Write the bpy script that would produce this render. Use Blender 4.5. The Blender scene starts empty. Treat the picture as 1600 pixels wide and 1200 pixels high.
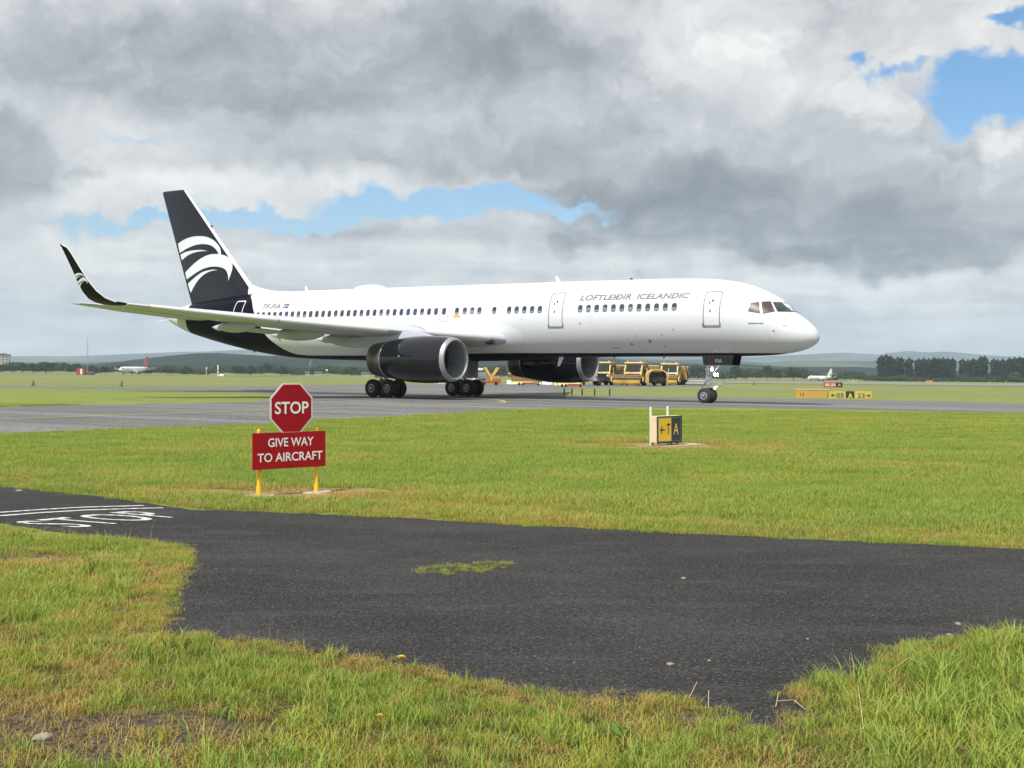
import bpy, bmesh, math, random
import numpy as np
from mathutils import Vector, Matrix
random.seed(7); rng = np.random.default_rng(11)
SC = bpy.context.scene; COL = SC.collection
R = math.radians; PI = math.pi

# ------------------------------------------------------------------ camera
FPX, EYE = 2180.9, 1.484
PITCH = math.atan((600 - (573.858 + .009494 * 800)) / FPX); ROLL = math.atan(.009494)
CROT = (Matrix.Rotation(PI / 2 - PITCH, 3, 'X') @ Matrix.Rotation(ROLL, 3, 'Z'))
cd = bpy.data.cameras.new('camera'); cam = bpy.data.objects.new('camera', cd); COL.objects.link(cam)
cd.sensor_width = 36; cd.lens = FPX / 1600 * 36; cd.clip_start = .1; cd.clip_end = 60000
cam.matrix_world = Matrix.Translation((0, 0, EYE)) @ CROT.to_4x4()
SC.camera = cam

def ray(x, y): return CROT @ Vector(((x - 800) / FPX, -(y - 600) / FPX, -1))
def G(x, y, z=0.0):
    d = ray(x, y); k = (z - EYE) / d.z; return (d.x * k, d.y * k)
def AT(x, dist):
    d = ray(x, 600); return d.x / d.y * dist
def gh(d):                                   # the airfield falls away gently towards its far side
    return -2.9 * min(1, max(0, (d - 240) / 760))

# ------------------------------------------------------------------ scene bookkeeping
def tag(o, label=None, cat=None, group=None, kind=None):
    if label: o['label'] = label
    if cat: o['category'] = cat
    if group: o['group'] = group
    if kind: o['kind'] = kind
    return o
def thing(name, label, cat, loc=(0, 0, 0), rz=0, group=None, rx=0, ry=0):
    o = bpy.data.objects.new(name, None); COL.objects.link(o); o.empty_display_size = .2
    o.location = loc; o.rotation_euler = (rx, ry, rz)
    return tag(o, label, cat, group)
def dup(root, loc, rz=None, label=None, group=None, scale=None):
    r = root.copy(); COL.objects.link(r); r.location = loc
    if rz is not None: r.rotation_euler.z = rz
    if scale is not None: r.scale = scale
    tag(r, label, None, group)
    for ch in list(root.children):
        c = ch.copy(); COL.objects.link(c); c.parent = r
        for g in list(ch.children):
            d = g.copy(); COL.objects.link(d); d.parent = c
    return r

# ------------------------------------------------------------------ mesh builder
class MB:
    def __init__(s): s.v = []; s.f = []; s.m = []
    def add(s, vs, fs, mi=0):
        o = len(s.v); s.v += [tuple(p) for p in vs]; s.f += [tuple(i + o for i in f) for f in fs]
        s.m += [mi] * len(fs); return s
    def box(s, c, d, mi=0, rot=None, taper=(1, 1)):
        vs = []
        for k in (-1, 1):
            tx, ty = taper if k > 0 else (1, 1)
            for i, j in ((-1, -1), (1, -1), (1, 1), (-1, 1)):
                p = Vector((i * d[0] / 2 * tx, j * d[1] / 2 * ty, k * d[2] / 2))
                if rot is not None: p = rot @ p
                vs.append(p + Vector(c))
        return s.add(vs, [(3, 2, 1, 0), (4, 5, 6, 7), (0, 1, 5, 4), (1, 2, 6, 5), (2, 3, 7, 6), (3, 0, 4, 7)], mi)
    def cyl(s, p0, p1, r0, r1=None, n=12, mi=0, caps=True):
        r1 = r0 if r1 is None else r1
        p0 = Vector(p0); p1 = Vector(p1); d = (p1 - p0).normalized()
        a = d.orthogonal().normalized(); b = d.cross(a)
        vs = []
        for p, r in ((p0, r0), (p1, r1)):
            vs += [p + (a * math.cos(2 * PI * i / n) + b * math.sin(2 * PI * i / n)) * r for i in range(n)]
        fs = [(i, (i + 1) % n, n + (i + 1) % n, n + i) for i in range(n)]
        if caps: fs += [tuple(range(n - 1, -1, -1)), tuple(range(n, 2 * n))]
        return s.add(vs, fs, mi)
    def lathe(s, prof, o, axis, n=32, mi=0, mis=None, close=False):
        o = Vector(o); d = Vector(axis).normalized(); a = d.orthogonal().normalized(); b = d.cross(a)
        vs = []
        for (h, r) in prof:
            vs += [o + d * h + (a * math.cos(2 * PI * i / n) + b * math.sin(2 * PI * i / n)) * r for i in range(n)]
        off = len(s.v); s.v += [tuple(p) for p in vs]
        m = len(prof)
        for k in range(m if close else m - 1):
            k2 = (k + 1) % m
            for i in range(n):
                j = (i + 1) % n
                s.f.append((off + k * n + i, off + k * n + j, off + k2 * n + j, off + k2 * n + i))
                s.m.append(mis[k] if mis else mi)
        return s
    def loft(s, rings, caps=True, mi=0):
        n = len(rings[0]); off = len(s.v)
        for r in rings: s.v += [tuple(p) for p in r]
        for k in range(len(rings) - 1):
            for i in range(n):
                j = (i + 1) % n
                s.f.append((off + k * n + i, off + k * n + j, off + (k + 1) * n + j, off + (k + 1) * n + i)); s.m.append(mi)
        if caps:
            s.f.append(tuple(off + i for i in range(n - 1, -1, -1))); s.m.append(mi)
            s.f.append(tuple(off + (len(rings) - 1) * n + i for i in range(n))); s.m.append(mi)
        return s
    def build(s, name, mats, parent=None, smooth=35, bevel=0, norm=True, loc=None):
        me = bpy.data.meshes.new(name); me.from_pydata(s.v, [], s.f)
        mats = mats if isinstance(mats, (list, tuple)) else [mats]
        for m in mats: me.materials.append(m)
        me.polygons.foreach_set('material_index', s.m)
        if norm or bevel:
            bm = bmesh.new(); bm.from_mesh(me)
            bmesh.ops.recalc_face_normals(bm, faces=bm.faces)
            if bevel:
                es = [e for e in bm.edges if len(e.link_faces) == 2 and e.calc_face_angle(0) > R(40)]
                bmesh.ops.bevel(bm, geom=es, offset=bevel, segments=2, affect='EDGES', clamp_overlap=True, material=-1)
            bm.to_mesh(me); bm.free()
        if smooth:
            me.polygons.foreach_set('use_smooth', [True] * len(me.polygons))
            me.set_sharp_from_angle(angle=R(smooth))
        me.update()
        o = bpy.data.objects.new(name, me); COL.objects.link(o)
        if parent: o.parent = parent
        if loc: o.location = loc
        return o

def text_mesh(txt, size=1.0, bold=0.0, shear=0.0, space=1.0):
    cu = bpy.data.curves.new('t', 'FONT'); cu.body = txt; cu.size = size; cu.offset = bold; cu.shear = shear
    cu.space_character = space; cu.fill_mode = 'FRONT'; cu.resolution_u = 4
    o = bpy.data.objects.new('t', cu); COL.objects.link(o)
    dg = bpy.context.evaluated_depsgraph_get(); dg.update()
    me = bpy.data.meshes.new_from_object(o.evaluated_get(dg))
    vs = [tuple(v.co) for v in me.vertices]; fs = [tuple(p.vertices) for p in me.polygons]
    bpy.data.objects.remove(o); bpy.data.curves.remove(cu); bpy.data.meshes.remove(me)
    x0 = min(v[0] for v in vs); x1 = max(v[0] for v in vs); y0 = min(v[1] for v in vs); y1 = max(v[1] for v in vs)
    return [((v[0] - x0) / (x1 - x0), (v[1] - y0) / (y1 - y0)) for v in vs], fs
def tri_poly(pts):                           # triangulated fill of a closed 2D outline
    from mathutils.geometry import tessellate_polygon
    return tessellate_polygon([[Vector((p[0], p[1], 0)) for p in pts]])

# ------------------------------------------------------------------ materials
def nodes_of(m):
    m.use_nodes = True; nt = m.node_tree; return nt, nt.nodes, nt.links, nt.nodes['Principled BSDF']
def mat(name, col, rough=.5, metal=0.0, var=.12, scale=3.0, bump=0.0, bscale=40.0, spec=.5, coat=0.0, dirt=None, stretch=None):
    m = bpy.data.materials.new(name); nt, N, L, b = nodes_of(m)
    tc = N.new('ShaderNodeTexCoord'); src = tc.outputs['Object']
    if stretch:
        mp = N.new('ShaderNodeMapping'); mp.inputs['Scale'].default_value = stretch; L.new(src, mp.inputs[0]); src = mp.outputs[0]
    n = N.new('ShaderNodeTexNoise'); n.inputs['Scale'].default_value = scale; n.inputs['Detail'].default_value = 6; L.new(src, n.inputs['Vector'])
    r = N.new('ShaderNodeValToRGB'); L.new(n.outputs['Fac'], r.inputs[0])
    lo = [c * (1 - var) for c in col]; hi = [min(1, c * (1 + var)) for c in col]
    if dirt: lo = list(dirt)
    r.color_ramp.elements[0].position = .3; r.color_ramp.elements[1].position = .62 if dirt else .7
    r.color_ramp.elements[0].color = (*lo, 1); r.color_ramp.elements[1].color = (*hi, 1)
    L.new(r.outputs[0], b.inputs['Base Color'])
    b.inputs['Roughness'].default_value = rough; b.inputs['Metallic'].default_value = metal
    b.inputs['Specular IOR Level'].default_value = spec; b.inputs['Coat Weight'].default_value = coat
    if coat: b.inputs['Coat Roughness'].default_value = .06
    if bump:
        n2 = N.new('ShaderNodeTexNoise'); n2.inputs['Scale'].default_value = bscale; n2.inputs['Detail'].default_value = 5; L.new(src, n2.inputs['Vector'])
        bp = N.new('ShaderNodeBump'); bp.inputs['Strength'].default_value = bump; bp.inputs['Distance'].default_value = .02
        L.new(n2.outputs['Fac'], bp.inputs['Height']); L.new(bp.outputs[0], b.inputs['Normal'])
    return m
def lamp_mat(name, col, e):
    m = bpy.data.materials.new(name); nt, N, L, b = nodes_of(m)
    b.inputs['Base Color'].default_value = (.8, .8, .8, 1)
    b.inputs['Emission Color'].default_value = (*col, 1); b.inputs['Emission Strength'].default_value = e
    return m
def mth(N, L, op, a, b=None, c=None, clamp=False):
    n = N.new('ShaderNodeMath'); n.operation = op; n.use_clamp = clamp
    for i, x in enumerate((a, b, c)):
        if x is None: continue
        if isinstance(x, (int, float)): n.inputs[i].default_value = x
        else: L.new(x, n.inputs[i])
    return n.outputs[0]
def sstep(N, L, x, lo, hi, a=0.0, b=1.0):
    n = N.new('ShaderNodeMapRange'); n.interpolation_type = 'SMOOTHSTEP'
    L.new(x, n.inputs[0]); n.inputs[1].default_value = lo; n.inputs[2].default_value = hi
    n.inputs[3].default_value = a; n.inputs[4].default_value = b; return n.outputs[0]
def mixc(N, L, f, a, b):
    n = N.new('ShaderNodeMix'); n.data_type = 'RGBA'
    if isinstance(f, (int, float)): n.inputs[0].default_value = f
    else: L.new(f, n.inputs[0])
    for i, x in ((6, a), (7, b)):
        if isinstance(x, tuple): n.inputs[i].default_value = (*x, 1) if len(x) == 3 else x
        else: L.new(x, n.inputs[i])
    return n.outputs[2]
def noise(N, L, vec, scale, detail=5, rough=.55, out='Fac'):
    n = N.new('ShaderNodeTexNoise'); n.inputs['Scale'].default_value = scale; n.inputs['Detail'].default_value = detail
    n.inputs['Roughness'].default_value = rough
    if vec is not None: L.new(vec, n.inputs['Vector'])
    return n.outputs[out]
def mapping(N, L, vec, scale=(1, 1, 1), loc=(0, 0, 0), rot=(0, 0, 0)):
    n = N.new('ShaderNodeMapping'); n.inputs['Scale'].default_value = scale; n.inputs['Location'].default_value = loc
    n.inputs['Rotation'].default_value = rot; L.new(vec, n.inputs[0]); return n.outputs[0]

M = {}
M['white'] = mat('white_paint', (.67, .695, .73), .3, var=.03, scale=.6, coat=.3)
M['wing_grey'] = mat('wing_grey_paint', (.48, .505, .565), .38, var=.05, scale=.8, stretch=(1, .3, 1))
M['black_satin'] = mat('black_satin_paint', (.006, .006, .008), .45, var=.2, scale=.7, spec=.10)
M['black'] = mat('black_gloss_paint', (.0075, .0075, .012), .07, var=.2, scale=.7, spec=.55)
M['metal'] = mat('brushed_metal', (.60, .60, .61), .34, metal=.85, var=.06, scale=5)
M['lip'] = mat('polished_inlet_metal', (.34, .34, .35), .46, metal=.45, var=.06, scale=3)
M['nozzle'] = mat('heat_stained_metal', (.16, .15, .13), .38, metal=.8, var=.25, scale=2.5)
M['duct'] = mat('inlet_duct_grey', (.23, .24, .25), .5, var=.08)
M['dark'] = mat('dark_rubber', (.018, .018, .019), .75, var=.3, scale=8)
M['tyre'] = mat('tyre_rubber', (.022, .022, .023), .8, var=.3, scale=6, bump=.2)
M['rim'] = mat('wheel_rim_grey', (.42, .43, .45), .45, metal=.4, var=.12, scale=9)
M['gearmetal'] = mat('gear_leg_grey', (.45, .46, .47), .45, var=.15, scale=6, metal=.2)
M['line'] = mat('door_outline_grey', (.15, .155, .17), .5, var=.08)
M['sill'] = mat('door_sill_grey', (.23, .235, .25), .5, var=.12)
M['text_grey'] = mat('lettering_grey', (.19, .19, .20), .4, var=.05)
M['pane'] = mat('cabin_window_pane', (.045, .06, .085), .12, var=.3, scale=1.5)
M['shade'] = mat('cabin_window_shade', (.22, .24, .27), .3, var=.1)
M['cockpit'] = mat('cockpit_glass_brown', (.085, .058, .05), .35, var=.35, scale=2.2, spec=.25)
M['cockpit2'] = mat('cockpit_glass_dark', (.035, .045, .045), .08, var=.4, scale=2.5)
M['orange'] = mat('orange_placard', (.75, .38, .06), .5)
M['red'] = mat('red_paint', (.42, .02, .015), .4, var=.1)
M['lamp'] = lamp_mat('lit_landing_lamp', (1, .97, .9), 14)
M['sign_red'] = mat('sign_red_face', (.36, .006, .015), .5, var=.1, scale=4, spec=.2)
M['sign_white'] = mat('sign_white_film', (.90, .87, .85), .5, var=.06, scale=5)
M['sign_edge'] = mat('sign_pale_edge', (.78, .72, .68), .55, var=.1, scale=6)
M['post_yellow'] = mat('post_yellow_paint', (.78, .47, .025), .5, var=.12, scale=12)
M['pad'] = mat('pale_concrete_pad', (.42, .36, .25), .9, var=.2, scale=12, bump=.4)
M['cream'] = mat('cream_sign_case', (.72, .60, .40), .5, var=.08, scale=5)
M['sign_yellow'] = mat('sign_yellow_face', (.62, .43, .03), .5, var=.08, scale=4)
M['sign_dark'] = mat('sign_black_face', (.03, .035, .035), .5, var=.2)
M['letter_yellow'] = mat('sign_yellow_letter', (.8, .62, .10), .5)
M['pale_post'] = mat('pale_post', (.62, .63, .58), .5, var=.1)
M['plant_yellow'] = mat('vehicle_yellow_paint', (.62, .39, .07), .45, var=.2, scale=1.5, dirt=(.42, .27, .07))
M['plant_pale'] = mat('vehicle_pale_yellow', (.68, .55, .25), .45, var=.1, scale=2)
M['plant_dark'] = mat('vehicle_dark_parts', (.022, .022, .026), .55, var=.4, scale=2)
M['plant_grey'] = mat('vehicle_grey_parts', (.22, .22, .21), .6, var=.35, scale=3)
M['glass_dark'] = mat('vehicle_glass', (.03, .036, .04), .1, var=.4, scale=1.5)
M['rust'] = mat('rust_orange_frame', (.38, .10, .03), .6, var=.25, scale=3)
M['brown'] = mat('plough_brown_lip', (.16, .10, .055), .6, var=.2)
M['white_plain'] = mat('plain_white', (.75, .75, .73), .5, var=.08)
M['brick'] = mat('hut_red', (.30, .07, .04), .8, var=.15)
M['concrete'] = mat('weathered_wall', (.34, .335, .33), .85, var=.15, scale=.4)
M['roof'] = mat('roof_dark', (.10, .08, .08), .8, var=.2)
M['trunk'] = mat('bark', (.07, .055, .04), .9, var=.3, scale=4, bump=.4)
# ------------------------------------------------------------------ light, air and sky
SUN_XY = (-.52, -.855); SUN_EL = R(53)
nrm = math.hypot(*SUN_XY)
SUN = Vector((SUN_XY[0] / nrm * math.cos(SUN_EL), SUN_XY[1] / nrm * math.cos(SUN_EL), math.sin(SUN_EL)))
sl = bpy.data.lights.new('sun', 'SUN'); sl.energy = 3.7; sl.angle = R(.55); sl.color = (1, .972, .925)
so = bpy.data.objects.new('sun', sl); COL.objects.link(so); so.rotation_euler = SUN.to_track_quat('Z', 'Y').to_euler(); so.location = (0, 0, 100)
SC.view_settings.view_transform = 'Standard'; SC.view_settings.look = 'None'; SC.view_settings.gamma = 1
SC.view_settings.exposure = .5
EXPO = 2 ** .5

W = bpy.data.worlds.new('World'); SC.world = W; W.use_nodes = True
N = W.node_tree.nodes; L = W.node_tree.links; N.clear()
W.cycles.sampling_method = 'NONE'
out = N.new('ShaderNodeOutputWorld')
tc = N.new('ShaderNodeTexCoord'); D = tc.outputs['Generated']
sx = N.new('ShaderNodeSeparateXYZ'); L.new(D, sx.inputs[0])
az = mth(N, L, 'ARCTAN2', sx.outputs[0], sx.outputs[1]); el = mth(N, L, 'ARCSINE', sx.outputs[2])
U = mth(N, L, 'MULTIPLY', az, FPX / 1000); V = mth(N, L, 'MULTIPLY', el, FPX / 1000)
cv = N.new('ShaderNodeCombineXYZ'); L.new(U, cv.inputs[0]); L.new(V, cv.inputs[1]); UV = cv.outputs[0]
def vadd(a, b, s):
    n = N.new('ShaderNodeVectorMath'); n.operation = 'MULTIPLY_ADD'; L.new(b, n.inputs[0])
    n.inputs[1].default_value = (s[0], s[1], 0); L.new(a, n.inputs[2]); return n.outputs[0]
def csub(v):
    n = N.new('ShaderNodeVectorMath'); n.operation = 'SUBTRACT'; L.new(v, n.inputs[0]); n.inputs[1].default_value = (.5, .5, .5); return n.outputs[0]
w1 = csub(noise(N, L, UV, 4.5, 2, .5, 'Color')); w2 = csub(noise(N, L, UV, 16, 3, .6, 'Color'))
P1 = vadd(UV, w1, (.20, .11)); PW = vadd(P1, w2, (.11, .08))
PS = vadd(vadd(UV, w1, (.12, .02)), w2, (.03, .012))
def puv(x, y):
    d = ray(x, y).normalized(); return (math.atan2(d.x, d.y) * FPX / 1000, math.asin(d.z) * FPX / 1000)
def blob(x, y, rx, ry, P=PW, rot=0, soft=1.0):
    u, v = puv(x, y)
    n = N.new('ShaderNodeMapping'); n.vector_type = 'TEXTURE'
    n.inputs['Location'].default_value = (u, v, 0); n.inputs['Rotation'].default_value = (0, 0, R(rot)); n.inputs['Scale'].default_value = (rx / 1000, ry / 1000, 1)
    L.new(P, n.inputs[0])
    ln = N.new('ShaderNodeVectorMath'); ln.operation = 'LENGTH'; L.new(n.outputs[0], ln.inputs[0])
    return sstep(N, L, ln.outputs['Value'], 1 - soft, 1 + .15 * soft, 1, 0)
def addup(x, items):
    for w, b in items: x = mth(N, L, 'MULTIPLY_ADD', b, w, x)
    return x
# slow large brightness of the cloud deck, then darker clouds with ragged edges, then open sky
fb1 = noise(N, L, mapping(N, L, PW, (1, 1.3, 1)), 5.0, 6, .62); fb2 = noise(N, L, mapping(N, L, PS, (1, 5.5, 1), (3, 1, 0)), 4.5, 5, .6); fb3 = noise(N, L, mapping(N, L, PW, (1, 1.2, 1), (2, 5, 0)), 14, 5, .62)
def field(items, amp, nz=fb1, P=PW):
    x = None
    for w, bl in items:
        t = mth(N, L, 'MULTIPLY', bl, w); x = t if x is None else mth(N, L, 'MAXIMUM', x, t)
    return mth(N, L, 'MULTIPLY_ADD', mth(N, L, 'SUBTRACT', nz, .5), amp, x)
low = sstep(N, L, V, .13, .30, 1, 0)
base = sstep(N, L, V, .02, .30, .765, .70)
base = addup(base, [(.05, blob(250, 200, 330, 70)), (.06, blob(500, 288, 520, 24, PS)), (.05, blob(1150, 50, 300, 120)), (-.14, blob(700, 366, 640, 18, PS)), (.14, blob(600, 300, 420, 30)), (.12, blob(1290, 150, 230, 110)), (.10, blob(1180, 440, 520, 40)), (.10, blob(700, 410, 500, 26, PS)), (-.08, blob(520, 465, 500, 26, PS)), (.10, blob(300, 300, 330, 40)), (.08, blob(200, 390, 330, 30)), (-.10, blob(1420, 505, 460, 50, PS)), (-.09, blob(60, 492, 420, 38, PS)), (.06, blob(250, 440, 300, 26, PS)), (.06, blob(20, 548, 420, 20, PS)), (.09, blob(1300, 440, 340, 40)), (.06, blob(1450, 480, 300, 30))])
tex = mth(N, L, 'ADD', mth(N, L, 'MULTIPLY', mth(N, L, 'SUBTRACT', fb1, .5), mth(N, L, 'MULTIPLY_ADD', low, -.52, .72)), mth(N, L, 'MULTIPLY', mth(N, L, 'SUBTRACT', fb2, .5), mth(N, L, 'MULTIPLY_ADD', low, .95, .05)))
tex = mth(N, L, 'MULTIPLY_ADD', mth(N, L, 'SUBTRACT', fb3, .5), .42, tex)
val = mth(N, L, 'ADD', base, tex)
dk1 = field([(1, blob(310, 95, 587, 150)), (.8, blob(720, 70, 412, 137)), (1, blob(0, 232, 160, 105, soft=.8)), (.6, blob(140, 266, 62, 35))], .9)
val = mth(N, L, 'SUBTRACT', val, mth(N, L, 'MULTIPLY', sstep(N, L, dk1, .2, .8), .235))
dk2 = field([(.75, blob(600, 235, 461, 140)), (.8, blob(850, 190, 364, 237)), (1, blob(930, 265, 448, 133)), (1, blob(1130, 285, 475, 196)), (1, blob(1330, 320, 378, 154)), (.75, blob(1320, 215, 237, 154)), (.9, blob(1500, 345, 364, 98))], .75)
val = mth(N, L, 'SUBTRACT', val, mth(N, L, 'MULTIPLY', sstep(N, L, dk2, .16, .5), .135))
dk3 = field([(1, blob(960, 318, 350, 72)), (1, blob(1120, 318, 350, 125)), (.9, blob(1340, 352, 322, 86)), (.55, blob(1480, 385, 336, 56)), (.5, blob(840, 250, 336, 84)), (.45, blob(640, 265, 280, 56))], .8)
val = mth(N, L, 'SUBTRACT', val, mth(N, L, 'MULTIPLY', sstep(N, L, dk3, .2, .95), .285))
lt = field([(1, blob(1555, 245, 62, 36, soft=.8)), (.7, blob(1420, 240, 60, 40)), (.6, blob(1180, 60, 200, 60)), (.7, blob(1340, 150, 110, 70)), (.5, blob(1000, 130, 140, 60)), (.55, blob(830, 275, 110, 26)), (.4, blob(580, 250, 120, 30))], .8, fb3)
val = mth(N, L, 'ADD', val, mth(N, L, 'MULTIPLY', sstep(N, L, lt, .25, .85), .17))
sm = field([(1, blob(895, 384, 65, 26)), (1, blob(1150, 388, 85, 31)), (.8, blob(1012, 428, 23, 14)), (.9, blob(1250, 396, 117, 26)), (.9, blob(1480, 398, 390, 39))], .8, fb3)
val = mth(N, L, 'SUBTRACT', val, mth(N, L, 'MULTIPLY', sstep(N, L, sm, .25, .75), .14))
cr = N.new('ShaderNodeValToRGB'); L.new(val, cr.inputs[0]); E = cr.color_ramp.elements
E[0].position = .10; E[0].color = (.165, .190, .225, 1); E[1].position = .92; E[1].color = (.98, .98, .965, 1)
for p, c in ((.30, (.280, .303, .335)), (.48, (.440, .465, .495)), (.64, (.630, .655, .675)), (.78, (.80, .81, .81))):
    e = E.new(p); e.color = (*c, 1)
cs = N.new('ShaderNodeVectorMath'); cs.operation = 'SCALE'; L.new(cr.outputs[0], cs.inputs[0]); cs.inputs['Scale'].default_value = 1 / EXPO
bgc = N.new('ShaderNodeBackground'); L.new(cs.outputs[0], bgc.inputs[0])
sky = N.new('ShaderNodeTexSky'); sky.sky_type = 'NISHITA'; sky.sun_disc = False; sky.sun_elevation = SUN_EL
sky.sun_rotation = math.atan2(SUN_XY[0], SUN_XY[1]); sky.air_density = 1.0; sky.dust_density = .3; sky.ozone_density = 4.0
hs = N.new('ShaderNodeHueSaturation'); hs.inputs['Saturation'].default_value = 1.25; hs.inputs['Value'].default_value = .95; L.new(sky.outputs[0], hs.inputs['Color'])
bgs = N.new('ShaderNodeBackground'); L.new(hs.outputs[0], bgs.inputs[0]); bgs.inputs[1].default_value = .1
# gaps of open sky
fb4 = noise(N, L, mapping(N, L, PW, (1, 1.5, 1), (9, 3, 0)), 9, 6, .66)
gp = field([(1.3, blob(1555, 152, 195, 84)), (.85, blob(1350, 92, 50, 30)), (.8, blob(1400, 118, 90, 24)), (.9, blob(1595, 45, 75, 34)), (.9, blob(1490, 190, 110, 50))], .9, fb4)
gs = field([(.8, blob(200, 351, 200, 18)), (1, blob(420, 343, 260, 24)), (1.1, blob(640, 330, 240, 36)), (1.15, blob(770, 320, 180, 46)), (.9, blob(890, 332, 120, 28)), (.40, blob(240, 226, 200, 18)), (.36, blob(1000, 348, 150, 14))], .75, fb4)
gap = mth(N, L, 'MAXIMUM', sstep(N, L, gp, .38, .80), mth(N, L, 'MULTIPLY', sstep(N, L, gs, .22, .70), .96))
behind = sstep(N, L, noise(N, L, D, 2.3, 4, .55), .57, .66)
frame = sstep(N, L, mth(N, L, 'ABSOLUTE', U), .85, 1.2)
gap = mth(N, L, 'MAXIMUM', gap, mth(N, L, 'MULTIPLY', behind, frame))
ms = N.new('ShaderNodeMixShader'); L.new(gap, ms.inputs[0]); L.new(bgc.outputs[0], ms.inputs[1]); L.new(bgs.outputs[0], ms.inputs[2]); L.new(ms.outputs[0], out.inputs[0])

hm = bpy.data.materials.new('thin_air'); hm.use_nodes = True; hn = hm.node_tree; hn.nodes.clear()
ho = hn.nodes.new('ShaderNodeOutputMaterial'); hv = hn.nodes.new('ShaderNodeVolumePrincipled')
hv.inputs['Color'].default_value = (.72, .87, 1.0, 1); hv.inputs['Density'].default_value = 1.1e-4; hv.inputs['Anisotropy'].default_value = 0
hn.links.new(hv.outputs[0], ho.inputs['Volume'])
hz = MB().box((0, 5800, 195), (13000, 12600, 405)).build('haze', hm, smooth=0)
tag(hz, 'thin bluish air over the airfield and the far hills', 'haze', kind='stuff')

# ------------------------------------------------------------------ ground
def jitter_poly(pts, step, amp, z=0, seed=1, amp_far=None):
    r = random.Random(seed); o = []
    n = len(pts)
    for i in range(n):
        a = Vector(pts[i]); b = Vector(pts[(i + 1) % n]); d = (b - a).length
        k = max(1, int(d / step)); nv = Vector((-(b - a).y, (b - a).x)).normalized() if d > 0 else Vector((0, 0))
        for j in range(k):
            p = a.lerp(b, j / k) + nv * (r.uniform(-amp, amp) if d < 60 else 0); o.append((p.x, p.y))
    return o
def sheet(name, pts, z, m):
    mb = MB(); mb.add([(p[0], p[1], z) for p in pts], [tuple(t) for t in tri_poly(pts)])
    o = mb.build(name, m, smooth=0)
    for p in o.data.polygons:
        pass
    bm = bmesh.new(); bm.from_mesh(o.data)
    for f in bm.faces:
        if f.normal.z < 0: f.normal_flip()
    bm.to_mesh(o.data); bm.free()
    return tag(o, kind='structure')
def inside(px, py, poly):
    c = np.zeros(px.shape, bool); n = len(poly)
    for i in range(n):
        x1, y1 = poly[i]; x2, y2 = poly[(i + 1) % n]
        if y1 == y2: continue
        k = ((y1 > py) != (y2 > py)) & (px < (x2 - x1) * (py - y1) / (y2 - y1) + x1); c ^= k
    return c

road_px = [(-260, 735), (-60, 753), (0, 760), (60, 766), (150, 775), (240, 789), (300, 797), (400, 799.5), (600, 808), (800, 820), (1000, 830), (1200, 840), (1400, 849), (1600, 858), (1900, 873), (2400, 898), (3400, 948),
           (3400, 1020), (2400, 975), (1900, 955), (1700, 972), (1600, 985), (1480, 1003), (1408, 1014), (1385, 1040), (1362, 1056), (1290, 1062), (1244, 1078), (1262, 1112), (1245, 1142), (1220, 1147), (1170, 1142), (1120, 1117),
           (1060, 1097), (1000, 1087), (940, 1081), (860, 1088), (780, 1078), (700, 1058), (640, 1046), (580, 1030), (540, 1028), (460, 1012), (400, 1005), (330, 997), (268, 990), (250, 966), (256, 940), (272, 922), (276, 900),
           (296, 882), (290, 856), (230, 848), (150, 840), (70, 829), (0, 818), (-60, 810), (-260, 790)]
ROAD = jitter_poly([G(*p) for p in road_px], .12, .035, seed=3)
taxi_px = [(-160, 690), (0, 680), (200, 672), (400, 664), (487, 659), (640, 651), (800, 642), (900, 639), (1000, 637.6), (1100, 636.6), (1200, 637.8), (1400, 641.5), (1600, 646), (1900, 654),
           (1900, 638), (1600, 630), (1400, 625.8), (1200, 621.8), (1000, 619.2), (940, 618.6), (880, 617), (861, 614.5), (884, 610), (900, 606.5), (1000, 605.2), (1085, 604), (1110, 601.5), (1000, 600), (880, 599.5), (800, 600), (560, 600.8),
           (400, 603.4), (200, 604), (0, 603.3), (-160, 603), (-160, 605.8), (0, 606.2), (200, 608.5), (300, 610.5), (400, 614), (436, 618.2), (424, 622), (400, 628), (200, 631.2), (0, 635.6), (-160, 639)]
TAXI = [G(*p) for p in taxi_px]
TAXI_J = jitter_poly(TAXI, .5, .05, seed=5)
isl_px = [(632, 895), (660, 889), (690, 884), (730, 882), (770, 879), (802, 880), (803, 886), (775, 891), (740, 899), (700, 900), (660, 897)]
ISLE = [G(*p) for p in isl_px]
straw_spots = [(G(415, 771), 1.3, .75), (G(505, 768), 1.0, .7), (G(1035, 697), 1.9, 1.5)]
earth_spots = [(G(20, 872), .75, .36), (G(60, 1165), .68, .42), (G(200, 1140), .62, .28), (G(-60, 1120), .5, .3), (G(1243, 1114), .13, .13), (G(1125, 1122), .22, .07), (G(930, 1088), .22, .05), (G(268, 935), .10, .35)]

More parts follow.
